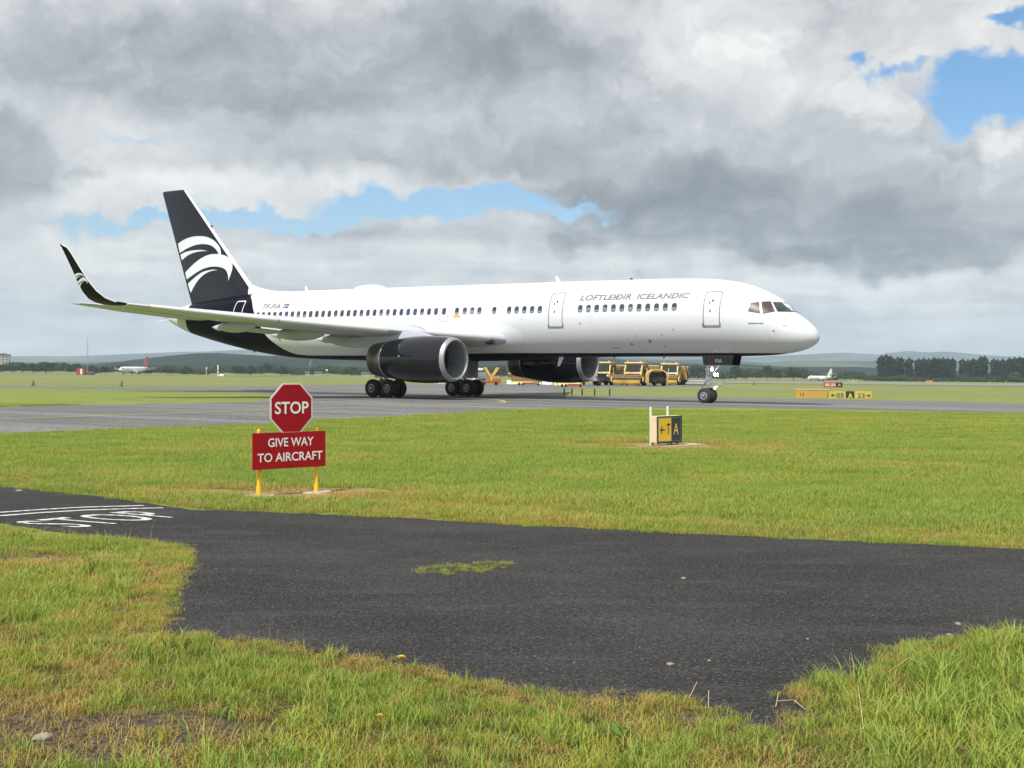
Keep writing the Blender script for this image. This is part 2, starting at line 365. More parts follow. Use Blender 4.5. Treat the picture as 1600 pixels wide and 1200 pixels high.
def ground_mat():
    m = bpy.data.materials.new('grass_ground'); nt, N, L, b = nodes_of(m)
    g = N.new('ShaderNodeNewGeometry'); P = g.outputs['Position']
    s = N.new('ShaderNodeSeparateXYZ'); L.new(P, s.inputs[0])
    near = sstep(N, L, s.outputs[1], 9, 13, 1, 0)
    a1 = noise(N, L, P, .45, 5, .6); a2 = noise(N, L, P, 2.2, 6, .65); a3 = noise(N, L, P, .035, 5, .6); a4 = noise(N, L, mapping(N, L, P, (.02, .09, 1)), 1, 5, .6)
    c = mixc(N, L, sstep(N, L, a1, .40, .62), (.160, .225, .050), (.225, .270, .070))
    c = mixc(N, L, sstep(N, L, a2, .35, .7), c, (.190, .225, .058))
    farc = mixc(N, L, sstep(N, L, a4, .38, .62), (.170, .210, .062), (.215, .215, .090))
    farc = mixc(N, L, mth(N, L, 'MULTIPLY', sstep(N, L, a3, .52, .7), .6), farc, (.215, .185, .085))
    c = mixc(N, L, sstep(N, L, s.outputs[1], 60, 130), c, farc)
    nearc = mixc(N, L, sstep(N, L, a2, .38, .62), (.090, .088, .020), (.21, .165, .050))
    nearc = mixc(N, L, sstep(N, L, noise(N, L, P, 38, 4, .75), .40, .62), nearc, (.040, .038, .014)); nearc = mixc(N, L, sstep(N, L, noise(N, L, mapping(N, L, P, (1, .45, 1)), 75, 3, .7), .54, .66), nearc, (.32, .255, .085))
    c = mixc(N, L, near, c, nearc)
    for (q, rx, ry) in straw_spots + earth_spots:
        mp = N.new('ShaderNodeMapping'); mp.vector_type = 'TEXTURE'; mp.inputs['Location'].default_value = (q[0], q[1], 0); mp.inputs['Scale'].default_value = (rx, ry, 1)
        L.new(P, mp.inputs[0]); ln = N.new('ShaderNodeVectorMath'); ln.operation = 'LENGTH'; L.new(mp.outputs[0], ln.inputs[0])
        k = mth(N, L, 'MULTIPLY_ADD', mth(N, L, 'SUBTRACT', a2, .5), -1.4, ln.outputs['Value'])
        e = (q, rx, ry) in earth_spots
        hi = mixc(N, L, sstep(N, L, noise(N, L, P, 30, 6, .7), .38, .62), (.038, .032, .027), (.19, .145, .085)) if e else mixc(N, L, sstep(N, L, noise(N, L, P, 14, 6, .7), .35, .65), (.22, .15, .06), (.40, .29, .13))
        c = mixc(N, L, sstep(N, L, k, .75, 1.1, 1, 0), c, hi)
    L.new(c, b.inputs['Base Color']); b.inputs['Roughness'].default_value = .95; b.inputs['Specular IOR Level'].default_value = .1
    bp = N.new('ShaderNodeBump'); bp.inputs['Strength'].default_value = .9; bp.inputs['Distance'].default_value = .06
    L.new(noise(N, L, P, 9, 8, .7), bp.inputs['Height']); L.new(bp.outputs[0], b.inputs['Normal'])
    return m
M['ground'] = ground_mat()
rs = [0, 1, 2, 3, 4, 6, 8, 10, 13, 17, 22, 30, 40, 55, 75, 100, 130, 160, 200, 240, 280, 330, 400, 480, 570, 680, 800, 900, 1000, 1100, 1300, 2000, 4000, 6200]
mb = MB(); nA = 128; vs = [(0, 0, 0)]; fs = []
for r_ in rs[1:]:
    for i in range(nA):
        a = 2 * PI * i / nA; vs.append((r_ * math.sin(a), r_ * math.cos(a) + 0, gh(r_)))
for i in range(nA): fs.append((0, 1 + (i + 1) % nA, 1 + i))
for k in range(len(rs) - 2):
    for i in range(nA):
        j = (i + 1) % nA; fs.append((1 + k * nA + i, 1 + k * nA + j, 1 + (k + 1) * nA + j, 1 + (k + 1) * nA + i))
tag(mb.add(vs, fs).build('ground', M['ground'], smooth=60), kind='structure')

def asphalt(name, col, agg, agscale, patch, stripes=False, var=.35):
    m = bpy.data.materials.new(name); nt, N, L, b = nodes_of(m)
    g = N.new('ShaderNodeNewGeometry'); P = g.outputs['Position']
    a1 = noise(N, L, P, .35, 5, .6); a2 = noise(N, L, mapping(N, L, P, (.6, 1.6, 1)), 1.5, 6, .65); a3 = noise(N, L, P, agscale, 2, .8); a4 = noise(N, L, P, agscale * .38, 3, .75)
    c = mixc(N, L, sstep(N, L, a1, .36, .64), tuple(x * (1 - var) for x in col), tuple(x * (1 + var) for x in col))
    c = mixc(N, L, mth(N, L, 'MULTIPLY', sstep(N, L, a2, .48, .66), .7), c, patch)
    if stripes:       # rubber, shoulders and long bays run along the taxiway
        st = mapping(N, L, P, (1, 1, 1), (0, 0, 0), (0, 0, R(35.3)))
        s1 = noise(N, L, mapping(N, L, st, (.012, .33, 1)), 1, 3, .6); s2 = noise(N, L, mapping(N, L, st, (.02, 1.3, 1), (5, 2, 0)), 1, 4, .6)
        c = mixc(N, L, mth(N, L, 'MULTIPLY', sstep(N, L, s1, .42, .60), .75), c, tuple(x * 1.75 for x in col))
        c = mixc(N, L, mth(N, L, 'MULTIPLY', sstep(N, L, s2, .54, .70), .6), c, tuple(x * .5 for x in col))
    c = mixc(N, L, sstep(N, L, a4, .42, .58, .0, .68), c, tuple(x * .45 for x in col))
    c = mixc(N, L, sstep(N, L, a3, .50, .68, 0, .85), c, agg)
    sp = mth(N, L, 'MULTIPLY', sstep(N, L, a3, .66, .74), sstep(N, L, noise(N, L, P, agscale * .5, 2), .55, .62))
    c = mixc(N, L, mth(N, L, 'MULTIPLY', sp, .8), c, tuple(min(.4, x * 3.2) for x in agg))
    L.new(c, b.inputs['Base Color']); b.inputs['Roughness'].default_value = .82; b.inputs['Specular IOR Level'].default_value = .2
    bp = N.new('ShaderNodeBump'); bp.inputs['Strength'].default_value = .9; bp.inputs['Distance'].default_value = .012
    L.new(a3, bp.inputs['Height']); L.new(bp.outputs[0], b.inputs['Normal'])
    return m
M['road'] = asphalt('road_asphalt', (.0265, .0252, .0243), (.105, .098, .090), 56, (.056, .0535, .051), var=.42)
M['taxi'] = asphalt('taxiway_asphalt', (.150, .148, .142), (.20, .20, .19), 14, (.125, .123, .117), True, .18)
sheet('road', ROAD, .004, M['road'])
sheet('taxiway', TAXI_J, .004, M['taxi'])
M['runway'] = mat('runway_pale_surface', (.20, .198, .175), .9, var=.15, scale=.05)
run_px = [(1040, 599.0), (1100, 598.6), (1300, 600.6), (1600, 604.0), (1900, 607.6)]
run_far = [(1900, 604.4), (1600, 600.6), (1300, 597.2), (1100, 596.0), (1040, 596)]
def Gd(x, y):                                # pixel to the falling ground
    z = 0
    for _ in range(12): p = G(x, y, z); z = gh(math.hypot(*p))
    return (p[0], p[1], z)
mb = MB(); a = [Gd(*p) for p in run_px]; b_ = [Gd(*p) for p in run_far[::-1]]
for i in range(4):
    mb.add([Vector(q) + Vector((0, 0, .05)) for q in (a[i], a[i + 1], b_[i + 1], b_[i])], [(0, 1, 2, 3)])
tag(mb.build('runway', M['runway'], smooth=0), kind='structure')
mb = MB(); a = [Gd(x, y) for x, y in ((-100, 583.9), (100, 585.1), (300, 587.2), (520, 589.4))]; b_ = [Gd(x, y) for x, y in ((-100, 583.2), (100, 584.3), (300, 586.3), (520, 588.4))]
for i in range(3):
    mb.add([Vector(q) + Vector((0, 0, .1)) for q in (a[i], a[i + 1], b_[i + 1], b_[i])], [(0, 1, 2, 3)])
tag(mb.build('runway_far_end', M['runway'], smooth=0), kind='structure')

# painted markings
M['paint_white'] = mat('worn_white_marking', (.52, .52, .50), .8, var=.25, scale=14, dirt=(.14, .14, .14))
M['paint_yellow'] = mat('worn_yellow_marking', (.50, .40, .12), .8, var=.2, scale=4)
def stripe(name, pxs, w, m, z=.009, dash=None, wz=None):
    pts = [Vector(G(*p)) for p in pxs]; mb = MB()
    q = []
    for i in range(len(pts) - 1):
        d = (pts[i + 1] - pts[i]).length; k = max(1, int(d / .8))
        q += [pts[i].lerp(pts[i + 1], j / k) for j in range(k)]
    q.append(pts[-1])
    for i in range(len(q) - 1):
        if dash and (i // dash[0]) % dash[1] == 0: continue
        t = (q[min(i + 1, len(q) - 1)] - q[max(0, i - 1)]).normalized(); t2 = (q[min(i + 2, len(q) - 1)] - q[i]).normalized()
        n0 = Vector((-t.y, t.x)) * w / 2; n1 = Vector((-t2.y, t2.x)) * w / 2
        mb.add([(*(q[i] - n0), z), (*(q[i + 1] - n1), z), (*(q[i + 1] + n1), z), (*(q[i] + n0), z)], [(0, 1, 2, 3)])
    return tag(mb.build(name, m, smooth=0), kind='structure')
stripe('taxiway_centreline', [(-100, 660.5), (0, 655.5), (200, 648.5), (400, 642), (550, 637.5), (675, 634.3), (740, 631.6), (775, 630.2), (788, 629), (788, 627.4), (780, 625.4), (765, 624.2), (735, 623.4), (690, 622.8)], .17, M['paint_yellow'], .013)
stripe('taxiway_edge_line', [(480, 623.6), (560, 626.4), (617, 628.7), (700, 630.6), (800, 632.8), (880, 634.4), (960, 636.3), (1010, 637.2)], .2, M['paint_white'], dash=None)
stripe('taxiway_far_line', [(560, 611.5), (650, 612.5), (760, 613.2)], .3, M['paint_white'])
stripe('stop_line', [(-60, 806), (0, 801.8), (60, 797.5), (130, 793.6), (225, 791)], .085, M['paint_white'])
stripe('stop_line_second', [(-60, 811), (0, 807.3), (60, 802.5), (130, 798.3), (200, 796), (255, 794.6)], .085, M['paint_white'])
tv, tf = text_mesh('STOP', 1, .005, 0, 1.12)
A_, B_, C_, D_ = [Vector(G(*p)) for p in ((126, 825.8), (294, 807.2), (14, 817.5), (200, 799.2))]
mb = MB(); mb.add([(*(A_.lerp(B_, u)).lerp(C_.lerp(D_, u), v), .009) for u, v in tv], tf)
tag(mb.build('stop_marking', M['paint_white'], smooth=0), kind='structure')
# ------------------------------------------------------------------ the airliner (s metres aft of the nose, t metres to starboard, z up)
class Pchip:
    def __init__(s, X, Y):
        s.X, s.Y = X, Y; n = len(X); h = [X[i + 1] - X[i] for i in range(n - 1)]; d = [(Y[i + 1] - Y[i]) / h[i] for i in range(n - 1)]
        m = [d[0]] + [0] * (n - 2) + [d[-1]]
        for i in range(1, n - 1):
            if d[i - 1] * d[i] > 0:
                w1 = 2 * h[i] + h[i - 1]; w2 = h[i] + 2 * h[i - 1]; m[i] = (w1 + w2) / (w1 / d[i - 1] + w2 / d[i])
        s.m, s.h = m, h
    def __call__(s, x):
        X = s.X
        if x <= X[0]: return s.Y[0]
        if x >= X[-1]: return s.Y[-1]
        i = 0
        while x > X[i + 1]: i += 1
        t = (x - X[i]) / s.h[i]; t2, t3 = t * t, t * t * t
        return (2 * t3 - 3 * t2 + 1) * s.Y[i] + (t3 - 2 * t2 + t) * s.h[i] * s.m[i] + (-2 * t3 + 3 * t2) * s.Y[i + 1] + (t3 - t2) * s.h[i] * s.m[i + 1]
pT = Pchip([0, .05, .15, .5, 1, 1.4, 1.85, 2.7, 3.57, 4.45, 5.8, 7.7, 10, 33, 37, 39, 41, 43, 45, 46.5, 47.1], [3.3, 3.52, 3.69, 4.03, 4.39, 4.66, 5.10, 5.58, 5.92, 6.14, 6.31, 6.38, 6.41, 6.44, 6.42, 6.34, 6.18, 5.97, 5.69, 5.36, 5.1])
pB = Pchip([0, .05, .22, .64, 1.4, 2.66, 4.75, 10, 14, 20, 25.5, 30.6, 32.75, 33.8, 34.9, 36.05, 38.34, 40.4, 41.9, 43.1, 44.4, 45.3, 45.95, 46.8, 47.1], [3.3, 3.10, 2.95, 2.73, 2.55, 2.42, 2.37, 2.35, 2.29, 2.08, 2.05, 2.12, 2.16, 2.2, 2.26, 2.37, 2.66, 3.01, 3.31, 3.57, 3.88, 4.18, 4.45, 4.85, 5.0])
pW = Pchip([0, .05, .15, .5, 1, 1.5, 2, 2.7, 3.6, 4.5, 5.8, 7, 33, 35, 37, 39, 41, 43, 45, 46.5, 47.1], [.01, .22, .40, .74, 1.03, 1.24, 1.39, 1.56, 1.70, 1.79, 1.86, 1.88, 1.88, 1.85, 1.74, 1.55, 1.28, .96, .60, .32, .10])
S0 = 24.0
def P3(s, t, z): return Vector((S0 - s, -t, z))
def prof(s):
    a, b, w = pT(s), pB(s), pW(s); return a, b, w, b + (a - b) * .515
def fus(s, z, off=0.0):                      # point on the starboard skin, pushed out by off
    a, b, w, zc = prof(s); h = (a - zc) if z > zc else (zc - b)
    u = max(-.9999, min(.9999, (z - zc) / h)); t = w * math.sqrt(1 - u * u)
    n = Vector((t / (w * w), (z - zc) / (h * h))).normalized()
    return P3(s, t + n.x * off, z + n.y * off)

TH = R(35.2817)
def plane_w(s, t): return (14.826 - s * math.cos(TH) - t * math.sin(TH), 67.554 + s * math.sin(TH) - t * math.cos(TH))
jet = thing('airliner', 'large white airliner with black tail, black belly and black engines taxiing on its wheels', 'airliner', (*plane_w(S0, 0), .004), -TH)

def paint_mat():
    m = bpy.data.materials.new('airliner_paint'); nt, N, L, b = nodes_of(m)
    tcn = N.new('ShaderNodeTexCoord'); P = tcn.outputs['Object']; sp = N.new('ShaderNodeSeparateXYZ'); L.new(P, sp.inputs[0])
    s = mth(N, L, 'SUBTRACT', S0, sp.outputs[0]); z = sp.outputs[2]
    belly = mth(N, L, 'LESS_THAN', z, sstep(N, L, s, 17, 25, 2.53, 2.385))
    belly = mth(N, L, 'MULTIPLY', belly, mth(N, L, 'GREATER_THAN', s, 1.3))
    fc = N.new('ShaderNodeFloatCurve'); pts = [(2.2, 32.6), (2.39, 33.06), (2.426, 33.57), (2.503, 34.03), (2.64, 34.43), (2.835, 34.80), (3.11, 35.17), (3.43, 35.59), (3.825, 35.92), (4.18, 36.15), (5.2, 36.92), (5.83, 37.46), (6.195, 38.04), (6.5, 38.4)]
    zn = mth(N, L, 'DIVIDE', mth(N, L, 'SUBTRACT', z, 2.2), 4.3); L.new(zn, fc.inputs['Value'])
    c = fc.mapping.curves[0]
    while len(c.points) > 2: c.points.remove(c.points[1])
    c.points[0].location = (0, 0); c.points[1].location = (1, 1)
    for q in pts[1:-1]: c.points.new((q[0] - 2.2) / 4.3, (q[1] - 32.6) / 5.8)
    fc.mapping.update()
    sb = mth(N, L, 'MULTIPLY_ADD', fc.outputs[0], 5.8, 32.6)
    tail = mth(N, L, 'MULTIPLY', mth(N, L, 'GREATER_THAN', s, sb), mth(N, L, 'LESS_THAN', s, 44.16))
    k = mth(N, L, 'MAXIMUM', belly, tail)
    n = noise(N, L, P, .8, 5); wh = mixc(N, L, n, (.655, .675, .705), (.70, .715, .74))
    low_grey = sstep(N, L, z, 2.5, 4.2, .16, 0.0); greying = mth(N, L, 'ADD', low_grey, mth(N, L, 'MULTIPLY', sstep(N, L, noise(N, L, mapping(N, L, P, (.5, 1, 3)), 1.6, 6, .6), .5, .75), .10))  # white gets greyer towards the belly, plus grime streaks
    seam = mth(N, L, 'LESS_THAN', mth(N, L, 'FRACT', mth(N, L, 'DIVIDE', s, 2.21)), .008); seam2 = mth(N, L, 'LESS_THAN', mth(N, L, 'ABSOLUTE', mth(N, L, 'SUBTRACT', z, 3.62)), .010); greying = mth(N, L, 'ADD', greying, mth(N, L, 'MULTIPLY', mth(N, L, 'MAXIMUM', seam, seam2), .16))
    wh = mixc(N, L, greying, wh, (.50, .49, .47))
    L.new(mixc(N, L, k, wh, (.006, .006, .012)), b.inputs['Base Color'])
    b.inputs['Roughness'].default_value = .26; L.new(mth(N, L, 'MULTIPLY_ADD', k, -.40, .45), b.inputs['Specular IOR Level'])
    return m
M['paint'] = paint_mat()

# fuselage
ss = [0.004, .03, .07, .12, .18, .26, .36, .48, .62, .78, .95, 1.12, 1.3, 1.48, 1.66, 1.85, 2.05, 2.2, 2.35, 2.5, 2.65, 2.8, 2.95, 3.1, 3.3, 3.5, 3.75, 4, 4.3, 4.6, 4.9, 5.2, 5.6, 6.0, 6.5, 7.2] + [8.2 + i for i in range(25)] + [33 + .5 * i for i in range(28)] + [46.8, 47, 47.1]
NR = 108; rings = []
for s in ss:
    a, b, w, zc = prof(s); r = []
    for i in range(NR):
        f = 2 * PI * i / NR; c_, s_ = math.cos(f), math.sin(f)
        r.append(P3(s, w * c_, zc + (a - zc if s_ > 0 else zc - b) * s_))
    rings.append(r)
fuse = MB().loft(rings).build('fuselage', M['paint'], jet, smooth=60)
rings = []
for k in range(49):                           # wing to body fairing, swelling smoothly out of the skin
    f = k / 48; s = 15.4 + f * 15.4; e = min(1, f / .30, (1 - f) / .42); e = e * e * (3 - 2 * e); a_, b_, w_, zc_ = prof(s); r = []
    for i in range(72):
        a = 2 * PI * i / 72; c_, s_ = math.cos(a), math.sin(a); g = max(0, min(1, (.02 - s_) / .55)); g = g * g * (3 - 2 * g)
        off = -.035 + e * (.42 - .40 * max(0, -s_ - .6) / .4) * g
        n_ = Vector((c_ / w_, s_ / ((a_ - zc_) if s_ > 0 else (zc_ - b_)))).normalized()
        r.append(P3(s, w_ * c_ + n_.x * off, zc_ + (a_ - zc_ if s_ > 0 else zc_ - b_) * s_ + n_.y * off))
    rings.append(r)
MB().loft(rings).build('wing_fairing', M['paint'], jet, smooth=60)

def rrect(s, z, w, h, rad, n=5, lean=0):
    p = []
    for cx, cz, a0 in ((w / 2 - rad, h / 2 - rad, 0), (-w / 2 + rad, h / 2 - rad, 90), (-w / 2 + rad, -h / 2 + rad, 180), (w / 2 - rad, -h / 2 + rad, 270)):
        for i in range(n):
            a = R(a0 + 90 * i / (n - 1)); p.append((s + cx + rad * math.cos(a) + lean * (cz + rad * math.sin(a)), z + cz + rad * math.sin(a)))
    return p
def skin_poly(mb, pts, off, mi=0, rows=1):
    for t in tri_poly(pts): mb.add([fus(*pts[i], off) for i in t], [(0, 1, 2)], mi)
def skin_quad(mb, q, off, mi=0, n=6):         # q four (s,z) corners in order, filled as a grid that follows the skin
    a, b, c, d = [Vector(x) for x in q]; vs = []
    for i in range(n + 1):
        for j in range(n + 1):
            p = a.lerp(b, i / n).lerp(d.lerp(c, i / n), j / n); vs.append(fus(p.x, p.y, off))
    mb.add(vs, [(i * (n + 1) + j, (i + 1) * (n + 1) + j, (i + 1) * (n + 1) + j + 1, i * (n + 1) + j + 1) for i in range(n) for j in range(n)], mi)
def skin_ring(mb, outer, wid, off, mi=0):
    cs = sum(p[0] for p in outer) / len(outer); cz = sum(p[1] for p in outer) / len(outer); n = len(outer)
    ws = max(p[0] for p in outer) - cs; wz = max(p[1] for p in outer) - cz
    vs = [fus(*p, off) for p in outer] + [fus(cs + (p[0] - cs) * (1 - wid / ws), cz + (p[1] - cz) * (1 - wid / wz), off) for p in outer]
    mb.add(vs, [(i, (i + 1) % n, n + (i + 1) % n, n + i) for i in range(n)], mi)
win_s = [6.937 + .508 * i for i in range(12)] + [15.085, 15.592, 16.1, 16.612, 17.11, 18.112, 19.131, 19.63, 20.144, 20.695, 21.607] + [22.18 + .5085 * i for i in range(29)]
for k, s in enumerate(win_s):
    if s > 36.7: continue
    zc = 4.86 - .002 * (20 - s) if s < 30 else 4.875
    mb = MB(); skin_poly(mb, rrect(s, zc, .285, .40, .11), .006, 0)
    skin_poly(mb, rrect(s, zc + .01, .235, .345, .10), .010, 1)
    hgt = random.choice([.10, .12, .14, .12, .2]) if s < 21 else random.choice([0, 0, .08, .12])
    if hgt: skin_poly(mb, rrect(s, zc - .165 + hgt / 2, .225, hgt, .045), .013, 2)
    mb.build('cabin_window', [M['line'], M['pane'], M['shade']], fuse, smooth=60, norm=False)
# cockpit glazing
for q, m_ in (([(3.01, 4.56), (2.97, 4.96), (2.60, 5.00), (2.41, 4.45)], 'cockpit'), ([(2.50, 5.02), (2.14, 5.035), (1.80, 4.54), (2.30, 4.43)], 'cockpit')):
    mb = MB(); skin_quad(mb, q, .030, 0, 10); mb.build('cockpit_window', M[m_], fuse, smooth=60, norm=False)
def fus_front(s, t, off):                     # a point of the windscreen: station and lateral offset, upper skin
    a, b, w, zc = prof(s); u = max(-1, min(1, t / w)); z = zc + (a - zc) * math.sqrt(1 - u * u)
    e = .01; a2, b2, w2, zc2 = prof(s - e); u2 = max(-1, min(1, t / w2)); z2 = zc2 + (a2 - zc2) * math.sqrt(1 - u2 * u2)
    n = Vector(((z - z2) / e * -1, 0, 1)).normalized(); return P3(s, t, z) + Vector((-n.x * -1 * off, 0, n.z * off))
for sg in (1, -1):
    mb = MB(); n = 8; vs = []
    for i in range(n + 1):
        for j in range(n + 1):
            u, v = i / n, j / n
            s_lo = 1.22 + (1.70 - 1.22) * u; z_lo = 4.53; s_hi = 1.80 + (2.07 - 1.80) * u; z_hi = 5.02
            s = s_lo + (s_hi - s_lo) * v; z = z_lo + (z_hi - z_lo) * v
            if u < .02: t_ = .05; p = fus_front(s, t_, .012)
            else:
                p = fus(s, min(z, prof(s)[0] - .004), .010)
                tt = max(.05, -p.y); p.y = -tt
            if sg < 0: p.y = -p.y
            vs.append(p)
    mb.add(vs, [(i * (n + 1) + j, (i + 1) * (n + 1) + j, (i + 1) * (n + 1) + j + 1, i * (n + 1) + j + 1) for i in range(n) for j in range(n)])
    mb.build('windscreen', M['cockpit2'], fuse, smooth=60, norm=False)
wp = MB(); wp.cyl(fus(1.30, 4.60, .03), fus(1.02, 4.46, .03), .012, n=6); wp.build('windscreen_wiper', M['dark'], fuse)

# doors
def door(s, z, w, h, lean, sill, hasdetail=True, m='line', wid=.042):
    mb = MB(); o_ = rrect(s, z, w, h, .13, 5, lean); o = []
    for i in range(len(o_)):
        a = Vector(o_[i]); b = Vector(o_[(i + 1) % len(o_)]); k = max(1, int((b - a).length / .12)); o += [tuple(a.lerp(b, j / k)) for j in range(k)]
    skin_ring(mb, o, wid, .009, 0)
    d = mb.build('cabin_door', M[m], jet, smooth=60, norm=False)
    if hasdetail:
        mb = MB(); mb2 = MB(); skin_poly(mb, rrect(s - .02, z + h * .235, .10, .13, .05), .010); mb.build('door_window', M['pane'], d, smooth=0, norm=False)
        skin_poly(mb2, [(s + .19, z + .33), (s + .10, z + .40), (s + .02, z - .12), (s + .10, z - .18)], .010); mb2.build('door_handle', M['line'], d, smooth=0, norm=False)
    if sill:
        mb = MB(); skin_quad(mb, [(s + w / 2 + .04, z - h / 2 + .17), (s - w / 2 - .04, z - h / 2 + .17), (s - w / 2 - .02, z - h / 2 - .02), (s + w / 2 + .02, z - h / 2 - .02)], .012)
        mb.v = mb.v; q = MB()
        skin_quad(q, [(s + w / 2 + .05, z - h / 2 + .07), (s - w / 2 - .05, z - h / 2 + .07), (s - w / 2 - .03, z - h / 2 - .03), (s + w / 2 + .03, z - h / 2 - .03)], .014)
        skin_quad(q, [(s + w / 2 + .05, z - h / 2 + .20), (s + w / 2 - .04, z - h / 2 + .13), (s + w / 2 - .04, z - h / 2 + .05), (s + w / 2 + .05, z - h / 2 + .05)], .0145)
        skin_quad(q, [(s - w / 2 - .05, z - h / 2 + .20), (s - w / 2 + .04, z - h / 2 + .13), (s - w / 2 + .04, z - h / 2 + .05), (s - w / 2 - .05, z - h / 2 + .05)], .0145)
        q.build('door_sill', M['sill'], d, smooth=0, norm=False)
    return d
door(4.885, 4.70, .90, 1.76, .02, True); door(14.06, 4.81, .90, 1.88, .01, True)
door(21.60, 4.80, .60, 1.0, 0, False, False, wid=.02)
door(38.42, 4.85, .92, 2.0, 0, False, False, 'white', .06)

# lettering, flag, placards, small marks
def skin_text(txt, s0, s1, z0, z1, m, bold=.0, shear=0, name='lettering', off=.012, space=1.0):
    v, f = text_mesh(txt, 1, bold, shear, space); mb = MB(); mb.add([fus(s0 + (s1 - s0) * u, z0 + (z1 - z0) * w, off) for u, w in v], f)
    return mb.build(name, m, jet, smooth=0, norm=False)
skin_text('LOFTLEIÐIR', 12.63, 9.52, 5.27, 5.56, M['text_grey'], .024, .17, off=.016)
skin_text('ICELANDIC', 9.2, 6.2, 5.265, 5.55, M['text_grey'], .024, .17, off=.016)
skin_text('TF-FIA', 36.1, 34.6, 5.27, 5.56, M['line'], .012, .25, off=.022, space=1.15)
mb = MB(); [skin_quad(mb, [(a, 3.985), (b, 3.985), (b, 3.935), (a, 3.935)], .010, 0, 2) for a, b in ((2.98, 2.86), (2.84, 2.74), (2.72, 2.56), (2.53, 2.44), (2.42, 2.25))]; mb.build('faint_name_strip', M['line'], fuse, smooth=0, norm=False)
M['flag_blue'] = mat('flag_blue', (.02, .05, .25), .4); M['flag_red'] = mat('flag_red', (.5, .02, .03), .4)
fl = MB(); skin_quad(fl, [(34.31, 5.56), (33.87, 5.56), (33.87, 5.28), (34.31, 5.28)], .010, 0, 2)
skin_quad(fl, [(34.31, 5.455), (33.87, 5.455), (33.87, 5.385), (34.31, 5.385)], .013, 1, 2); skin_quad(fl, [(34.19, 5.56), (34.12, 5.56), (34.12, 5.28), (34.19, 5.28)], .013, 1, 2)
skin_quad(fl, [(34.31, 5.435), (33.87, 5.435), (33.87, 5.405), (34.31, 5.405)], .016, 2, 2); skin_quad(fl, [(34.17, 5.56), (34.14, 5.56), (34.14, 5.28), (34.17, 5.28)], .016, 2, 2)
fl.build('flag', [M['flag_blue'], M['white'], M['flag_red']], jet, smooth=0, norm=False)
mb = MB(); skin_quad(mb, [(20.92, 4.64), (20.42, 4.64), (20.42, 4.50), (20.92, 4.50)], .010); mb.build('placard', M['orange'], jet, smooth=0, norm=False)
for (s, z, w, h) in ((12.53, 4.07, .09, .09), (9.25, 3.40, .06, .06), (7.73, 3.45, .06, .06), (9.66, 2.98, .15, .09), (8.52, 3.13, .17, .16), (7.05, 3.70, .07, .06), (7.77, 2.88, .08, .06), (1.77, 3.60, .10, .09),
                     (10.7, 2.80, .42, .035), (1.32, 4.13, .16, .03), (1.28, 3.84, .17, .035), (34.6, 3.35, .13, .16), (21.6, 4.05, .06, .06), (16.2, 4.35, .05, .05), (33.2, 3.2, .06, .06), (5.6, 4.9, .05, .05)):
    mb = MB(); skin_poly(mb, rrect(s, z, w, h, min(w, h) * .45, 4), .009); mb.build('skin_port', M['sill'], fuse, smooth=0, norm=False)
for s, w in ((11.8, .010), (2.02, .012), (18.9, .008), (30.2, .01)):      # panel joints
    mb = MB(); z0, z1 = (2.62, 4.35) if s < 3 else (2.75, 6.1)
    skin_quad(mb, [(s + w, z1), (s - w, z1), (s - w, z0), (s + w, z0)], .005, 0, 14); mb.build('panel_joint', mat('panel_joint_grey', (.62, .62, .63), .5), fuse, smooth=0, norm=False)

# lifting surfaces
XS = [1, .9, .75, .58, .42, .28, .16, .08, .03, .008, 0]
def airfoil(le, chord, tc, nv, cam_=.0, dirv=Vector((-1, 0, 0))):
    up, dn = [], []
    for x in XS:
        y = 5 * tc * (.2969 * math.sqrt(x) - .126 * x - .3516 * x * x + .2843 * x ** 3 - .1036 * x ** 4); c = cam_ * 4 * x * (1 - x)
        up.append(le + dirv * (x * chord) + nv * ((c + y) * chord)); dn.append(le + dirv * (x * chord) + nv * ((c - y) * chord))
    return up + dn[-2:0:-1]
def surface(secs, sg=1, cam_=0.0):
    rings = []
    for i, (s, t, z, c, tc) in enumerate(secs):
        a = secs[max(0, i - 1)]; b = secs[min(len(secs) - 1, i + 1)]
        d = Vector((0, -(b[1] - a[1]) * sg, b[2] - a[2])).normalized(); nv = Vector((0, -d.z * -1, d.y * -1)) if False else Vector((1, 0, 0)).cross(d)
        if nv.z < 0 or (abs(nv.z) < .3 and nv.y * sg < 0 and False): nv = -nv
        rings.append(airfoil(P3(s, t * sg, z), c, tc, nv, cam_))
    return MB().loft(rings)
zLE = Pchip([0, 2.2, 6.9, 12.5, 18.5], [3.15, 3.33, 3.62, 4.06, 4.66])
def sLE(t): return 17.6 + (t - 2.2) * .655
def sTE(t): return 26.4 + t * .16 if t < 7 else 27.52 + (t - 7) * .235
M['slat'] = mat('pale_slat_metal', (.66, .66, .655), .35, metal=.15, var=.04, scale=2)
